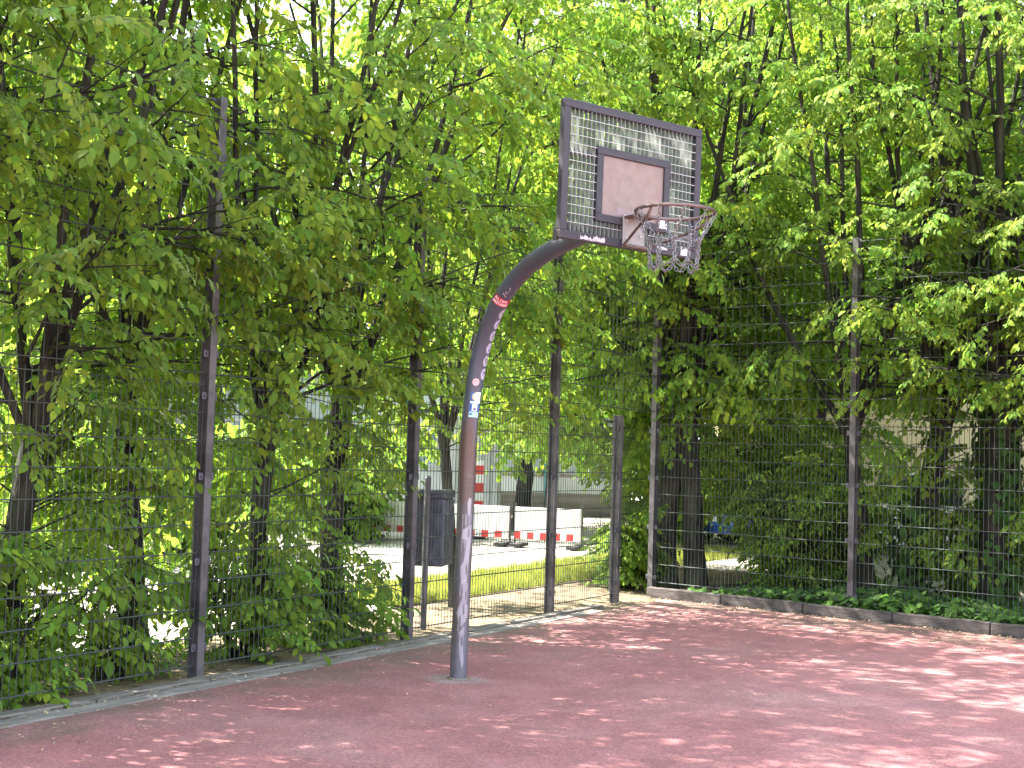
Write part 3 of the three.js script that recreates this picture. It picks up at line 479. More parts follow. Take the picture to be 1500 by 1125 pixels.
// a hornbeam: short trunk, a fan of steep limbs, flat drooping sprays. Every part is kept in the tree's own coordinates.
function tree(o) {
  const { at, label, group, seed, H = 10, fork = 2.0, rad = 0.11, limbs = 5, spread = 2.2, tilt = 0.32, step = 0.62, low = 10, lowFrom = 0.35, lowTo = 2.2, lowLen = 0.8, geos = SPRAYS, leafStep = 0.3, size = 1, tint = [1, 1, 1], bias, name = 'hornbeam_tree', crownFrom = 1.9, thin = 1 } = o;
  const r = rngOf(seed), t = thing(name, label, 'tree', at.toArray(), 0, group), list = [], world = V();
  const trunkPts = branch(r, V(0, -0.08, 0), V((r() - 0.5) * 0.16, 1, (r() - 0.5) * 0.16), fork + 0.08, 8, 0.14, 0.05);
  const tr = trunkPts.map((_, i) => rad * (i === 0 ? 1.4 : i === 1 ? 1.1 : 1.0 - 0.012 * i));
  const ph = r() * 6, tb = new MB().tube(trunkPts, tr, 14, true, undefined, (a, l) => 1 + 0.08 * Math.sin(3 * a + ph + l * 1.3) + 0.06 * Math.sin(5 * a - l * 2.1 + ph));
  part('trunk', tb.build(), M.bark, t);
  const put = (p, d, s) => { world.copy(p).add(at); if (!allowed(world) || r() > thin) return; const tip = world.clone().addScaledVector(d.clone().normalize(), 0.45 * s); if (!allowed(tip)) return; list.push({ p: p.clone(), d: d.clone(), up: V((r() - 0.5) * 0.7, 1, (r() - 0.5) * 0.7).normalize(), s }); };
  const leafy = (pts, from, len) => {
    const n = Math.max(1, Math.round(len * (1 - from) / leafStep));
    for (let i = 0; i < n; i++) { const { p, d } = along(pts, lerp(from, 1, (i + 0.6) / n)), s = i % 2 ? 1 : -1, sd = V(-d.z, 0, d.x).normalize(), e = i === n - 1; put(p, d.clone().multiplyScalar(0.75).addScaledVector(sd, e ? 0 : s * (0.5 + 0.7 * r())).add(V(0, -0.15 - 0.35 * r(), 0)), size * (0.75 + 0.5 * r())); }
  };
  const okPath = (pts) => { let k = pts.length; for (let i = 1; i < pts.length; i++) { world.copy(pts[i]).add(at); if (!allowed(world)) { k = i; break; } } return pts.slice(0, k); };
  const side = (mb, p, d, len, rr) => {
    let pts = okPath(branch(r, p, d, len, 7, 0.34, -0.035)); if (pts.length < 3) return; const L2 = len * (pts.length - 1) / 7;
    mb.tube(pts, taper(pts.length - 1, rr, 0.003), 4, false); leafy(pts, 0.18, L2);
    const m = Math.round(L2 / 0.45); for (let j = 0; j < m; j++) { const a = along(pts, 0.2 + 0.7 * (j + 0.5 * r()) / m), s = j % 2 ? 1 : -1, dd = a.d.clone().multiplyScalar(0.7).addScaledVector(V(-a.d.z, 0.1, a.d.x), s * 0.8), l = L2 * (0.22 + 0.22 * r()); const q = okPath(branch(r, a.p, dd, l, 3, 0.3, -0.06)); if (q.length < 3) continue; mb.tube(q, taper(q.length - 1, rr * 0.45, 0.002), 3, false); leafy(q, 0.15, l); }
  };
  for (let i = 0; i < limbs; i++) {
    const a = (i + 0.6 * r()) / limbs * Math.PI * 2, tl = tilt * (0.5 + 0.9 * r()), st = along(trunkPts, 0.82 + 0.18 * r()), len = (H - fork) * (0.72 + 0.3 * r());
    const dir = V(Math.cos(a) * Math.sin(tl), Math.cos(tl), Math.sin(a) * Math.sin(tl)); if (bias) dir.add(bias);
    const n = 12, pts = branch(r, st.p, dir, len, n, 0.16, 0.045), r0 = rad * (0.34 + 0.2 * r()), mb = new MB();
    mb.tube(pts, taper(n, r0, 0.008, 0.8), 7, false);
    const m = Math.round(len / step);
    for (let j = 0; j < m; j++) {
      const tt = 0.04 + 0.95 * (j + 0.7 * r()) / m, q = along(pts, tt); if (q.p.y < crownFrom) continue;
      const az = a + (r() - 0.5) * 4.4, el = 0.15 + 0.55 * r(); side(mb, q.p, V(Math.cos(az) * Math.cos(el), Math.sin(el), Math.sin(az) * Math.cos(el)), spread * (1 - 0.5 * tt) * (0.5 + 0.65 * r()), r0 * 0.34 * (1.1 - tt) + 0.003);
    }
    leafy(pts, 0.75, len);
    part('limb', mb.build(), M.bark, t);
  }
  if (low) {                                                          // shoots from the trunk
    const mb = new MB(); for (let j = 0; j < low; j++) { const y = lerp(lowFrom, Math.min(lowTo, fork), (j + r()) / low), q = along(trunkPts, clamp(y / fork)), a = r() * 6.283, el = 0.1 + 0.6 * r(); side(mb, q.p, V(Math.cos(a) * Math.cos(el), Math.sin(el), Math.sin(a) * Math.cos(el)), lowLen * (0.5 + 0.7 * r()), 0.008); }
    if (mb.p.length) part('shoots', mb.build(), M.bark, t).userData.kind = 'stuff';
  }
  const ph2 = r() * 9;
  instanced('crown', geos, list, t, (e) => { const n = fbm(e.p.x * 0.9 + ph2, e.p.y * 0.9 + e.p.z * 0.7, seed, 3), k = 0.72 + 0.56 * n, w = 0.9 + 0.3 * r(); return [tint[0] * k * w, tint[1] * k, tint[2] * k * (1.2 - 0.4 * r())]; });
  t.userData.sprays = undefined; count.sprays += list.length; return t;
}
const count = { sprays: 0 };

const GL = 'hornbeams along the fence beside the hoop', GR = 'hornbeams behind the ivy fence', GB = 'trees beyond the fences';
// row behind the first fence
[[-3.7, 0.95, 9.6, 0.095], [-2.3, 0.95, 9.2, 0.085], [-0.95, 0.80, 10.4, 0.085], [0.26, 0.80, 10.4, 0.08], [1.54, 0.85, 9.8, 0.08], [2.63, 0.90, 9.2, 0.11], [4.95, 1.05, 8.8, 0.06]].forEach(([k, o, H, rad], i) => tree({
  at: L(k, o), seed: 100 + i, H, rad, fork: [2.0, 1.9, 1.7, 2.1, 1.9, 2.0, 1.9][i], limbs: 8, spread: 2.0, step: 0.70, leafStep: 0.30, size: 1.05, low: [18, 20, 34, 32, 30, 20, 14][i], lowFrom: i === 6 ? 1.2 : 0.15, lowLen: i === 6 ? 1.7 : 0.95, crownFrom: i === 6 ? 1.4 : 1.8, group: GL,
  label: ['slim hornbeam behind the mesh fence, furthest from the entrance', 'slim hornbeam second from the far end of the fence row', 'leafy hornbeam whose low shoots crowd the mesh fence', 'thin dark trunked hornbeam just beside a tall fence post', 'hornbeam with a short leafy trunk between two fence posts', 'stout forked hornbeam nearest the litter bin', 'thin stemmed hornbeam beyond the litter bin, behind the hoop pole'][i],
}));
// corner and the row behind the second fence
[[-0.38, 0.85, 11.5, 0.15, 2.3], [0.10, 0.80, 11, 0.13, 2.2], [2.27, 0.95, 11, 0.10, 2.1], [2.72, 1.0, 10.5, 0.13, 2.2], [3.72, 0.85, 11, 0.17, 2.2], [4.35, 1.0, 10.5, 0.12, 2.0], [5.6, 0.9, 10.5, 0.13, 2.1], [7.0, 1.0, 10.5, 0.13, 2.1]].forEach(([k, o, H, rad, fork], i) => tree({
  at: R(k, o), seed: 200 + i, H, rad, fork, limbs: 8, spread: 2.1, tilt: 0.36, low: [5, 4, 8, 8, 9, 10, 10, 8][i], lowFrom: 0.6, lowLen: 0.8, step: 0.9, leafStep: 0.36, group: GR,
  label: ['stout dark hornbeam at the fence corner, rooted beside the entrance', 'dark hornbeam with a leaning fork next to the corner tree', 'slender hornbeam directly behind the second fence post', 'dark multi stemmed hornbeam just past the second fence post', 'thick ivy grown hornbeam with a wide dark fork', 'dark hornbeam close beside the thick ivy grown one', 'hornbeam behind the ivy fence, past the thick forked one', 'hornbeam at the outer end of the ivy fence'][i],
}));
// trees further out that close the view and shade the court
[[9.9, 1.05, 9.5, 3.4, 2.0], [16, 6, 11, 2.8, 2.4], [14, 17, 11, 2.8, 2.4], [-0.6, 13.0, 11, 2.8, 2.4], [-4.4, 11.2, 11, 2.8, 2.4]].forEach(([k, o, H, spread, fork], i) => tree({
  at: L(k, o), seed: 300 + i, H, spread, fork, rad: 0.12, limbs: i ? 6 : 8, step: i ? 0.8 : 0.5, low: i ? 0 : 22, lowFrom: 1.1, lowLen: 2.6, crownFrom: i === 0 ? 1.3 : 2.7, bias: i === 0 ? V(-0.5, -0.1, 0.1) : undefined, group: GB, geos: i === 0 ? SPRAYS_HANG : SPRAYS, leafStep: i ? 0.34 : 0.26, size: i ? 1.3 : 1.05,
  label: ['tree with hanging leaves behind the entrance gap', 'sunlit tree standing past the end of the lawn strip', 'sunlit tree across the paving behind the shrubs', 'sunlit tree across the paving, in line with the thin trunk', 'sunlit tree across the paving, past the end of the fence'][i],
}));
[[-1.5, 5.5], [1.6, 6.0], [4.6, 6.2], [7.8, 6.0], [10.5, 4.5]].forEach(([k, o], i) => tree({
  at: R(k, o), seed: 330 + i, H: 11.5, spread: 2.7, fork: 2.6, rad: 0.12, limbs: 6, step: 0.8, low: 0, crownFrom: 3.0, group: GB, leafStep: 0.34, size: 1.3,
  label: ['sunlit tree behind the corner hornbeams', 'sunlit tree behind the dense shrub', 'sunlit tree in the second row behind the forked hornbeam', 'sunlit tree in the second row, out past the forked hornbeam', 'sunlit tree at the outer end of the second row'][i],
}));

// ---------------------------------------------------------------- shrubs, ivy and far trees
function shrub(at, label, seed, { rx = 1, h = 1.5, n = 60, stems = 24, geos = SPRAYS_SMALL, size = 1, tint = [1, 1, 1], group, name = 'shrub', guard = false } = {}) {
  const r = rngOf(seed), t = thing(name, label, 'shrub', at.toArray(), 0, group), mb = new MB(), list = [], w = V();
  for (let i = 0; i < stems; i++) {
    const a = r() * 6.283, s = Math.sqrt(r()) * 0.9, end = V(Math.cos(a) * rx * s, h * (0.6 + 0.4 * r()), Math.sin(a) * rx * s), st = V(end.x * 0.25, -0.03, end.z * 0.25), pts = [];
    for (let k = 0; k <= 6; k++) { const u = k / 6; pts.push(V(lerp(st.x, end.x, Math.pow(u, 1.4)) + (r() - 0.5) * 0.06, lerp(st.y, end.y, u), lerp(st.z, end.z, Math.pow(u, 1.4)) + (r() - 0.5) * 0.06)); }
    mb.tube(pts, taper(6, 0.006 + 0.010 * r(), 0.002), 4, false);
    for (let k = 0; k < 7; k++) { const q = along(pts, 0.25 + 0.7 * r()), a2 = r() * 6.283, e = q.p.clone().add(V(Math.cos(a2) * 0.22 * rx, 0.10 + 0.2 * r(), Math.sin(a2) * 0.22 * rx)); mb.tube([q.p, q.p.clone().lerp(e, 0.5).add(V(0, 0.03, 0)), e], [0.004, 0.003, 0.0015], 3, false); }
    const m = Math.max(1, Math.round(n / stems)); for (let k = 0; k < m; k++) { const q = along(pts, 0.2 + 0.8 * r()), a2 = r() * 6.283; const p = q.p.add(V((r() - 0.5) * 0.3 * rx, (r() - 0.5) * 0.2 * h, (r() - 0.5) * 0.3 * rx)); w.copy(p).add(at); if (p.y < 0.05 || (guard && (!allowed(w) || sideR(w) < 0.15 && sideL(w) < 0.1))) continue; list.push({ p, d: V(Math.cos(a2), -0.1 + 0.6 * (r() - 0.4), Math.sin(a2)), up: V((r() - 0.5), 1, (r() - 0.5)).normalize(), s: size * (0.7 + 0.6 * r()) }); }
  }
  part('stems', mb.build(), M.bark, t).userData.kind = 'stuff';
  instanced('foliage', geos, list, t, () => { const k = 0.75 + 0.5 * r(); return [tint[0] * k, tint[1] * k, tint[2] * k]; });
  return t;
}
shrub(R(1.35, 1.15), 'dense twiggy dark shrub behind the fence between corner trees and second post', 501, { rx: 1.15, h: 1.55, n: 900, stems: 90, guard: true });
shrub(R(3.25, 1.5), 'low loose shrub between the multi stemmed and the thick forked hornbeam', 502, { rx: 0.85, h: 1.4, n: 420, stems: 60, guard: true });
shrub(R(4.95, 1.6), 'loose twiggy shrub past the thick forked hornbeam', 505, { rx: 1.0, h: 1.5, n: 520, stems: 70, guard: true });
[[-2.15, 0.5, 0.6, 1.2, 72], [-1.35, 0.45, 0.5, 0.8, 54], [-0.35, 0.45, 0.4, 0.7, 18], [0.95, 0.45, 0.45, 0.8, 36], [2.05, 0.5, 0.4, 0.7, 36]].forEach(([k, o, rx, h, n], i) => shrub(L(k, o), ['tall leafy sucker clump crowding the mesh fence foot', 'leafy sucker clump with big leaves at the fence foot', 'small sucker clump between two dark trunks', 'leafy sucker clump just past the tall fence post', 'leafy sucker clump at the foot of the stout forked hornbeam'][i], 540 + i, { rx, h, n, stems: 18, geos: SPRAYS, size: 1.0, guard: true, group: 'sucker clumps at the fence foot' }));
shrub(R(-0.75, 0.55), 'small leafy shrub at the foot of the corner tree', 503, { rx: 0.55, h: 0.95, n: 150, stems: 24, geos: SPRAYS, size: 0.8, guard: true });
shrub(R(0.2, 3.6), 'bright leafy shrub showing between the two corner hornbeams', 504, { rx: 1.3, h: 2.2, n: 260, stems: 40, geos: SPRAYS, size: 1.2 });
const GS = 'sunlit shrubs across the paving';
[[-6.4, 18.5, 2.2, 2.4], [-4.6, 20.5, 2.0, 2.0], [-3.0, 24, 1.6, 2.2], [-8.5, 22, 2.6, 3.2], [3.4, 27, 1.8, 2.0]].forEach(([x, d, rx, h], i) => shrub(V(x, 0, -d), ['sunlit shrub across the pale paving, behind the crowded hornbeam', 'low sunlit shrub across the paving near the warning beacon', 'sunlit shrub beside the striped barriers', 'tall sunlit shrub furthest across the paving', 'sunlit shrub beyond the corner trees'][i], 520 + i, { rx, h, n: 320, stems: 40, geos: SPRAYS_FAR, size: 1.0, group: GS }));
[[-13, 29, 12], [-6.5, 30, 13], [-1.5, 46, 14], [3.0, 34, 13], [7.0, 30, 13], [6.5, 44, 15], [13, 27, 12.5], [18, 34, 14], [11.5, 21, 12], [-14, 38, 14], [-4.5, 44, 13], [0.3, 29, 15], [-12, 34, 14], [9.8, 25.5, 15], [15, 21, 15], [5.0, 22.5, 14]].forEach(([x, d, H], i) => tree({
  at: V(x, 0, -d), seed: 400 + i, H, spread: 3.4, fork: 3.0, rad: 0.18, limbs: 7, step: 0.7, low: 0, crownFrom: 3.2, group: 'far trees', geos: SPRAYS_FAR, leafStep: 0.55, size: 1.5, name: 'broadleaf_tree',
  label: 'tall sunlit broadleaf tree far behind the fences',
}));
// the row on the near side of the court, behind the viewer: it keeps the low sky off the hedge
[[-13, -7], [-8, -10], [-3, -11.5], [2.5, -12], [8, -11], [13, -7.5], [16, -1], [-15, -1]].forEach(([x, d], i) => tree({
  at: V(x, 0, -d), seed: 440 + i, H: 12, spread: 3.2, fork: 2.2, rad: 0.17, limbs: 8, step: 0.55, low: 0, crownFrom: 1.4, group: 'trees on the near side of the court', geos: SPRAYS_FAR, leafStep: 0.42, size: 1.6, name: 'broadleaf_tree',
  label: 'broad leafy tree on the open side of the court, facing the hoop',
}));
// ivy over the planting bed and climbing the thick trunk
const ivyLeaf = (() => { const mb = new MB(), up = V(0, 1, 0), c = [0.085, 0.20, 0.040], P = [[0, 0], [0.30, 0.05], [0.46, 0.30], [0.28, 0.42], [0.30, 0.72], [0, 1.0]]; const put = (x, z) => mb.vert(V(x * 0.085, 0.012 * Math.cos(x * 3) - 0.03 * z * z, z * 0.085), V(x * 0.6, 1, z * 0.5).normalize(), 0.5 + x, z, c); const m = put(0, 0.4); const ring = [...P.map(([x, z]) => [x, z]), ...P.slice(1, 5).reverse().map(([x, z]) => [-x, z])].map(([x, z]) => put(x, z)); for (let i = 0; i < ring.length; i++) mb.tri(m, ring[(i + 1) % ring.length], ring[i]); const g = mb.build(); const ix = g.index.array, p = g.attributes.position; const A = V().fromBufferAttribute(p, ix[0]), B = V().fromBufferAttribute(p, ix[1]), C = V().fromBufferAttribute(p, ix[2]); if (B.sub(A).cross(C.sub(A)).y < 0) for (let q = 0; q < ix.length; q += 3) { const t = ix[q]; ix[q] = ix[q + 1]; ix[q + 1] = t; } return g; })();
{
  const r = rngOf(611), g = new THREE.Group(); g.name = 'ivy'; g.userData.kind = 'stuff'; tag(g, 'ivy ground cover spilling over the dark kerb below the fence', 'ivy'); scene.add(g);
  const list = []; for (let i = 0; i < 5200; i++) {
    const k = 0.5 + 8.5 * Math.pow(r(), 0.85), dens = smooth(0.4, 3.0, k) * (0.35 + 0.9 * fbm(k * 1.4, 3, 9, 3)); if (r() > dens + 0.12) continue;
    const o = -0.10 + 0.70 * Math.pow(r(), 1.1), hgt = 0.10 + (0.05 + 0.22 * fbm(k * 2.2, o * 3, 15, 3) * smooth(0.5, 2.6, k)) * r() + (o < -0.08 ? -0.02 : 0);
    const p = R(k, o, hgt), a = r() * 6.283; list.push({ p, d: V(Math.cos(a), -0.25, Math.sin(a)), up: V((r() - 0.5) * 0.9, 1, 0.35 + (r() - 0.5) * 0.9).normalize(), s: 0.7 + 0.7 * r() });
  }
  instanced('leaves', [ivyLeaf], list, g, () => { const k = 0.7 + 0.7 * r(), y = r() < 0.3 ? 1.35 : 1; return [k * y * 1.05, k * y, k * 0.9]; });
  // climbing ivy
  for (const [k, o, rad, h, lab] of [[3.72, 0.85, 0.19, 2.4, 'ivy climbing the thick forked hornbeam'], [4.35, 1.0, 0.14, 2.0, 'ivy climbing the hornbeam beside the thick forked one'], [2.72, 1.0, 0.15, 1.2, 'short ivy round the foot of the multi stemmed hornbeam']]) {
    const c = new THREE.Group(); c.name = numbered('climbing_ivy'); c.userData.kind = 'stuff'; tag(c, lab, 'ivy'); c.position.copy(R(k, o)); scene.add(c); const l2 = [];
    for (let i = 0; i < 420 * h; i++) { const a = r() * 6.283, y = 0.1 + h * r(), q = rad + 0.02 + 0.16 * r() * r(); if (fbm(a * 1.2, y * 1.5, 33, 3) < 0.42) continue; l2.push({ p: V(Math.cos(a) * q, y, Math.sin(a) * q), d: V(Math.cos(a) * 0.5 + (r() - 0.5), -0.9, Math.sin(a) * 0.5 + (r() - 0.5)), up: V(Math.cos(a), 0.5, Math.sin(a)), s: 0.7 + 0.6 * r() }); }
    instanced('leaves', [ivyLeaf], l2, c, () => { const k2 = 0.7 + 0.6 * r(); return [k2, k2, k2]; });
  }
}
// grass blades on the lawn strip
{
  const r = rngOf(701), mb = new MB(); for (let i = 0; i < 9; i++) { const a = r() * 6.28, b = V((r() - 0.5) * 0.07, 0, (r() - 0.5) * 0.07), h = 0.05 + 0.07 * r(), tip = b.clone().add(V(Math.cos(a) * 0.04, h, Math.sin(a) * 0.04)), s = V(-Math.sin(a), 0, Math.cos(a)).multiplyScalar(0.003), n = V(Math.cos(a), 0.4, Math.sin(a)).normalize(), c = [0.26, 0.36, 0.06]; mb.tri(mb.vert(b.clone().add(s), n, 0.5, 0, c), mb.vert(b.clone().sub(s), n, 0.5, 0, c), mb.vert(tip, n, 0.5, 1, c)); }
  const g = mb.build(), list = []; for (let i = 0; i < 6000; i++) { const u = r(), v = r(), k = lerp(4.6, 16, u * u), o = lerp(1.5, lerp(2.7, 3.5, (k - 4.6) / 12), v); list.push({ p: L(k, o, 0), d: V(r() - 0.5, 0, r() - 0.5), s: 0.7 + 0.8 * r() }); }
  const o = new THREE.Group(); o.name = 'grass'; o.userData.kind = 'stuff'; tag(o, 'sunlit grass strip beyond the fence', 'grass'); scene.add(o); instanced('blades', [g], list, o, () => { const k = 0.7 + 0.6 * r(); return [k * 1.1, k, k]; });
}

// ---------------------------------------------------------------- things beyond the fences
M.whitePlastic = new THREE.MeshStandardMaterial({ color: rgb(0.78, 0.78, 0.79), map: mottle(17, 0.92, 1, 3), roughness: 0.5 });
M.red = new THREE.MeshStandardMaterial({ color: rgb(0.55, 0.03, 0.03), roughness: 0.45 });
M.rubber = new THREE.MeshStandardMaterial({ color: rgb(0.035, 0.035, 0.038), roughness: 0.85 });
function barrier(x0, d0, x1, d1, label) {
  const len = Math.hypot(x1 - x0, d1 - d0), t = thing('barrier_board', label, 'barrier', [x0, 0, -d0], Math.atan2(d1 - d0, x1 - x0), 'white striped barriers across the paving');
  part('panel', rbox(len - 0.06, 0.44, 0.035, 0.01, len / 2, 0.47, 0), M.whitePlastic, t);
  const n = 10, w = (len - 0.06) / n, wg = box(w - 0.002, 0.11, 0.05); for (let i = 0; i < n; i++) part(i % 2 ? 'white_field' : 'red_field', wg, i % 2 ? M.whitePlastic : M.red, t, [0.03 + (i + 0.5) * w, 0.19, 0.006]);
  part('foot', rbox(0.18, 0.06, 0.5, 0.012, 0.12, 0.03, 0), M.rubber, t); part('foot', rbox(0.18, 0.06, 0.5, 0.012, len - 0.12, 0.03, 0), M.rubber, t);
  part('post', box(0.03, 0.72, 0.03, 0.02, 0.40, -0.04), M.post, t); part('post', box(0.03, 0.72, 0.03, len - 0.02, 0.40, -0.04), M.post, t);
}
barrier(-2.55, 24.6, -1.25, 24.15, 'white barrier board with red striped rail, behind the litter bin');
barrier(-1.2, 24.12, 0.05, 23.6, 'white barrier board with red striped rail, in the middle of its row');
barrier(0.1, 23.58, 1.3, 23.1, 'white barrier board with red striped rail, at the entrance end of its row');
{
  const b = thing('warning_beacon', 'red and white warning board on a thin post behind the barriers', 'traffic sign', [-0.62, 0, -25.6]);
  part('post', new THREE.CylinderGeometry(0.025, 0.025, 1.5, 10).translate(0, 0.75, -0.03), M.post, b); part('foot', rbox(0.4, 0.1, 0.6, 0.03, 0, 0.05, 0), M.rubber, b);
  part('board', rbox(0.26, 1.0, 0.02, 0.006, 0, 0.98, 0), M.whitePlastic, b);
  for (let i = 0; i < 3; i++) part('red_stripe', box(0.26, 0.17, 0.006, 0, 0.62 + i * 0.34, 0.013), M.red, b);
  M.orange = new THREE.MeshStandardMaterial({ color: rgb(0.52, 0.17, 0.09), map: mottle(27, 0.7, 1, 6), roughness: 0.8 });
  const c = thing('planter', 'terracotta coloured planter tub beyond the entrance gap', 'planter', L(11.2, 1.9).toArray());
  part('tub', new THREE.LatheGeometry([[0.001, 0], [0.19, 0], [0.25, 0.52], [0.28, 0.52], [0.28, 0.60], [0.24, 0.60], [0.22, 0.5], [0.001, 0.5]].map(([a, q]) => new THREE.Vector2(a, q)), 24), M.orange, c);
  part('soil', new THREE.CylinderGeometry(0.225, 0.225, 0.02, 20).translate(0, 0.52, 0), M.soil, c);
}
function building(name, label, x, d, turn, W, H, D, wallC, o = {}) {
  const t = thing(name, label, 'building', [x, 0, -d], turn), wall = new THREE.MeshStandardMaterial({ color: rgb(...wallC), map: mottle(o.seed || 50, 0.85, 1, 5), roughness: 0.9 });
  part('wall', box(W, H, D, 0, H / 2, 0), wall, t);
  const fr = M.whitePlastic, gl = new THREE.MeshPhysicalMaterial({ color: o.glass || rgb(0.05, 0.06, 0.07), roughness: 0.08 });
  part('plinth', box(W + 0.06, 0.6, D + 0.06, 0, 0.3, 0), M.concrete, t);
  if (o.roof) { const s = new THREE.Shape(); s.moveTo(-D / 2 - 0.5, 0); s.lineTo(D / 2 + 0.5, 0); s.lineTo(0, o.roof); part('roof', new THREE.ExtrudeGeometry(s, { depth: W + 0.8, bevelEnabled: false }).rotateY(Math.PI / 2).translate(-W / 2 - 0.4, H, 0), M.orange, t); } else part('roof', box(W + 0.3, 0.25, D + 0.3, 0, H + 0.125, 0), M.concrete, t);
  const nx = o.nx || 5, ny = o.ny || 2, ww = o.ww || 1.1, wh = o.wh || 1.4, pane = box(ww - 0.12, wh - 0.12, 0.02), vbar = box(0.06, wh, 0.08), hbar = box(ww, 0.06, 0.08), sill = box(ww + 0.2, 0.06, 0.2);
  for (let j = 0; j < ny; j++) for (let i = 0; i < nx; i++) {
    const p = part('window', pane, gl, t, [lerp(-W / 2, W / 2, (i + 0.5) / nx), 1.75 + (o.up || 0) + j * 2.9, D / 2 + 0.012]);
    for (const s of [-1, 1]) { part('frame', vbar, fr, p, [s * (ww / 2 - 0.03), 0, 0.02]); part('frame', hbar, fr, p, [0, s * (wh / 2 - 0.03), 0.021]); } part('frame', vbar, fr, p, [0, 0, 0.019]); part('sill', sill, M.concrete, p, [0, -wh / 2 - 0.03, 0.06]);
  }
  if (o.columns) for (let i = 0; i <= nx; i++) part('pilaster', box(0.22, H - 0.1, 0.22, lerp(-W / 2 + 0.15, W / 2 - 0.15, i / nx), H / 2, D / 2 + 0.14), o.columns, t);
  return t;
}
{
  const t = thing('site_container', 'white site container behind the striped barriers', 'container', [-1.75, 0, -30.5], 0.12);
  part('body', rbox(2.9, 2.35, 2.4, 0.03, 0, 1.32, 0), M.whitePlastic, t);
  const rib = box(0.07, 2.1, 0.04); for (let i = 0; i < 15; i++) if (Math.abs(i - 5) > 2) part('rib', rib, M.whitePlastic, t, [-1.33 + i * 0.19, 1.32, 1.215]);
  const w = part('window', box(0.80, 0.75, 0.02, 0, 0, 0), new THREE.MeshPhysicalMaterial({ color: rgb(0.28, 0.36, 0.42), roughness: 0.08 }), t, [-0.38, 1.7, 1.212]);
  for (const q of [-1, 1]) { part('frame', box(0.06, 0.81, 0.05), M.whitePlastic, w, [q * 0.40, 0, 0.01]); part('frame', box(0.74, 0.06, 0.05), M.whitePlastic, w, [0, q * 0.375, 0.011]); }
  part('roof_rail', box(2.96, 0.10, 2.46, 0, 2.53, 0), M.post, t); part('base_rail', box(2.94, 0.15, 2.44, 0, 0.08, 0), M.post, t);
}
M.teal = new THREE.MeshStandardMaterial({ color: rgb(0.03, 0.22, 0.26), roughness: 0.5 });
building('pavilion', 'low pale blue pavilion with teal pilasters behind the barriers', -2.6, 41, -0.05, 12, 3.7, 8, [0.60, 0.68, 0.74], { nx: 6, ny: 1, ww: 1.4, wh: 1.3, columns: M.teal, seed: 61, glass: rgb(0.30, 0.38, 0.44) });
building('house', 'pale yellow rendered house seen between the trunks of the ivy fence', 13.5, 38, -0.12, 15, 7.2, 9, [0.66, 0.57, 0.36], { nx: 5, ny: 1, up: 2.9, roof: 3.2, seed: 62 });
building('grey_house', 'long pale grey house far across the paving', -14, 44, 0.25, 16, 6.5, 9, [0.6, 0.6, 0.58], { nx: 6, ny: 2, roof: 3.0, seed: 63 });
// parked cars
function car(label, at, turn, paint) {
  const t = thing('parked_car', label, 'car', at.toArray(), turn, 'cars parked behind the ivy fence'), body = new THREE.MeshPhysicalMaterial({ color: rgb(...paint), roughness: 0.35, metalness: 0.1, clearcoat: 1, clearcoatRoughness: 0.05 });
  const s = new THREE.Shape(); s.moveTo(-2.05, 0.28); s.lineTo(-2.1, 0.55); s.quadraticCurveTo(-2.08, 0.82, -1.95, 0.88); s.lineTo(0.85, 0.92); s.quadraticCurveTo(1.75, 0.85, 2.0, 0.66); s.lineTo(2.06, 0.34); s.lineTo(1.95, 0.26); s.lineTo(1.68, 0.26); s.absarc(1.3, 0.3, 0.36, -0.1, Math.PI + 0.1, false); s.lineTo(-0.95, 0.24); s.absarc(-1.32, 0.3, 0.36, -0.1, Math.PI + 0.1, false); s.lineTo(-2.05, 0.28);
  part('body', new THREE.ExtrudeGeometry(s, { depth: 1.56, bevelEnabled: true, bevelSize: 0.06, bevelThickness: 0.07, bevelSegments: 3, curveSegments: 10 }).translate(0, 0, -0.78), body, t);
  const c = new THREE.Shape(); c.moveTo(-1.85, 0.86); c.quadraticCurveTo(-1.72, 1.32, -1.4, 1.42); c.lineTo(-0.15, 1.46); c.quadraticCurveTo(0.25, 1.40, 0.95, 0.9); c.lineTo(-1.85, 0.86);
  part('cabin', new THREE.ExtrudeGeometry(c, { depth: 1.28, bevelEnabled: true, bevelSize: 0.05, bevelThickness: 0.1, bevelSegments: 3 }).translate(0, 0, -0.64), new THREE.MeshPhysicalMaterial({ color: rgb(0.03, 0.035, 0.04), roughness: 0.06 }), t);
  part('roof', rbox(1.45, 0.05, 1.25, 0.02, -0.78, 1.475, 0), body, t);
  for (const x of [-1.32, 1.3]) for (const z of [-0.76, 0.76]) { const w = part('wheel', new THREE.CylinderGeometry(0.31, 0.31, 0.2, 24).rotateX(Math.PI / 2), M.rubber, t, [x, 0.31, z]); part('rim', new THREE.CylinderGeometry(0.19, 0.19, 0.21, 16).rotateX(Math.PI / 2), M.rod, w); }
  for (const z of [-0.66, 0.66]) { part('tail_light', rbox(0.06, 0.2, 0.26, 0.02, -2.13, 0.72, z), M.red, t); part('headlight', rbox(0.1, 0.14, 0.3, 0.03, 2.0, 0.66, z), M.whitePlastic, t); }
  part('bumper', rbox(0.1, 0.16, 1.6, 0.04, -2.14, 0.42, 0), body, t); part('number_plate', box(0.012, 0.11, 0.5, -2.197, 0.5, 0), M.whitePlastic, t);
}
car('blue parked car seen past the corner trees', V(6.0, 0, -26.5), 0.35, [0.02, 0.10, 0.48]);
car('white parked car behind the multi stemmed hornbeam', V(8.0, 0, -25.5), 1.2, [0.75, 0.75, 0.76]);
car('red parked car behind the thick forked hornbeam', V(10.6, 0, -25), 1.25, [0.45, 0.03, 0.03]);
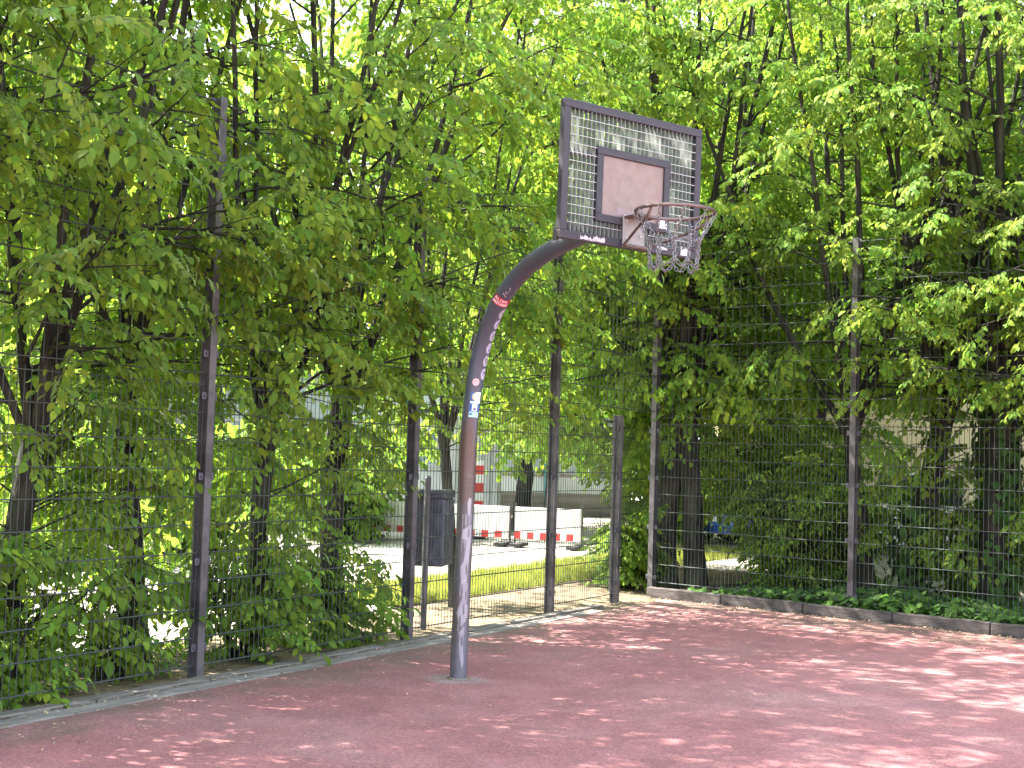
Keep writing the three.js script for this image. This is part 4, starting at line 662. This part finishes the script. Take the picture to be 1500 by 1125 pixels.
car('silver parked car at the outer end of the ivy fence', V(13.4, 0, -24), 1.25, [0.62, 0.63, 0.65]);

// ---------------------------------------------------------------- fallen bud scales and dry leaf bits on the court
{
  const r = rngOf(801), mb = new MB(), c = [0.30, 0.22, 0.13], up = V(0, 1, 0); const a = [[0, 0], [0.3, 0.35], [0, 1], [-0.3, 0.35]].map(([x, z]) => mb.vert(V(x * 0.02, 0.003 * Math.abs(x) + 0.002, z * 0.02), up, 0.5, z, c)); mb.tri(a[0], a[2], a[1]); mb.tri(a[0], a[3], a[2]);
  const list = [], add = (p, s) => list.push({ p, d: V(r() - 0.5, (r() - 0.3) * 0.3, r() - 0.5), up: V((r() - 0.5) * 0.6, 1, (r() - 0.5) * 0.6).normalize(), s });
  for (let i = 0; i < 2600; i++) { const k = 8.5 * r(), o = -kerbFrontR - 0.03 - 1.5 * Math.pow(r(), 2.6); add(R(k, o, 0.004), 0.4 + 1.1 * r()); }
  for (let i = 0; i < 1500; i++) { const k = -3 + 10 * r(), o = stripL + 0.14 - 0.9 * Math.pow(r(), 3); add(L(k, o, o > stripL ? 0.014 : 0.004), 0.35 + 0.9 * r()); }
  for (let i = 0; i < 700; i++) add(L(-4 + 11 * r(), stripL - 7.5 * r(), 0.003), 0.3 + 0.8 * r());
  for (let i = 0; i < 500; i++) { const a2 = r() * 6.283, d = 0.065 + 0.10 * r() * r(); add(POLE.clone().add(V(Math.cos(a2) * d, 0.004, Math.sin(a2) * d)), 0.2 + 0.4 * r()); }
  const o = new THREE.Group(); o.name = 'leaf_litter'; o.userData.kind = 'stuff'; tag(o, 'dry bud scales and leaf bits scattered on the red court', 'leaf litter'); scene.add(o);
  M.litter = new THREE.MeshStandardMaterial({ vertexColors: true, roughness: 1, side: THREE.DoubleSide });
  instanced('bits', [mb.build()], list.filter((e) => sideR(e.p) < -kerbFrontR && sideL(e.p) < 0), o, () => { const k = 0.5 + 1.3 * r(); return [k, k, k * (0.8 + 0.3 * r())]; }, M.litter);
}
const renderer = new THREE.WebGLRenderer({ antialias: true });
renderer.toneMapping = THREE.LinearToneMapping; renderer.toneMappingExposure = EXPOSURE;
renderer.shadowMap.enabled = true; renderer.setSize(1024, 768);
renderer.render(scene, camera);
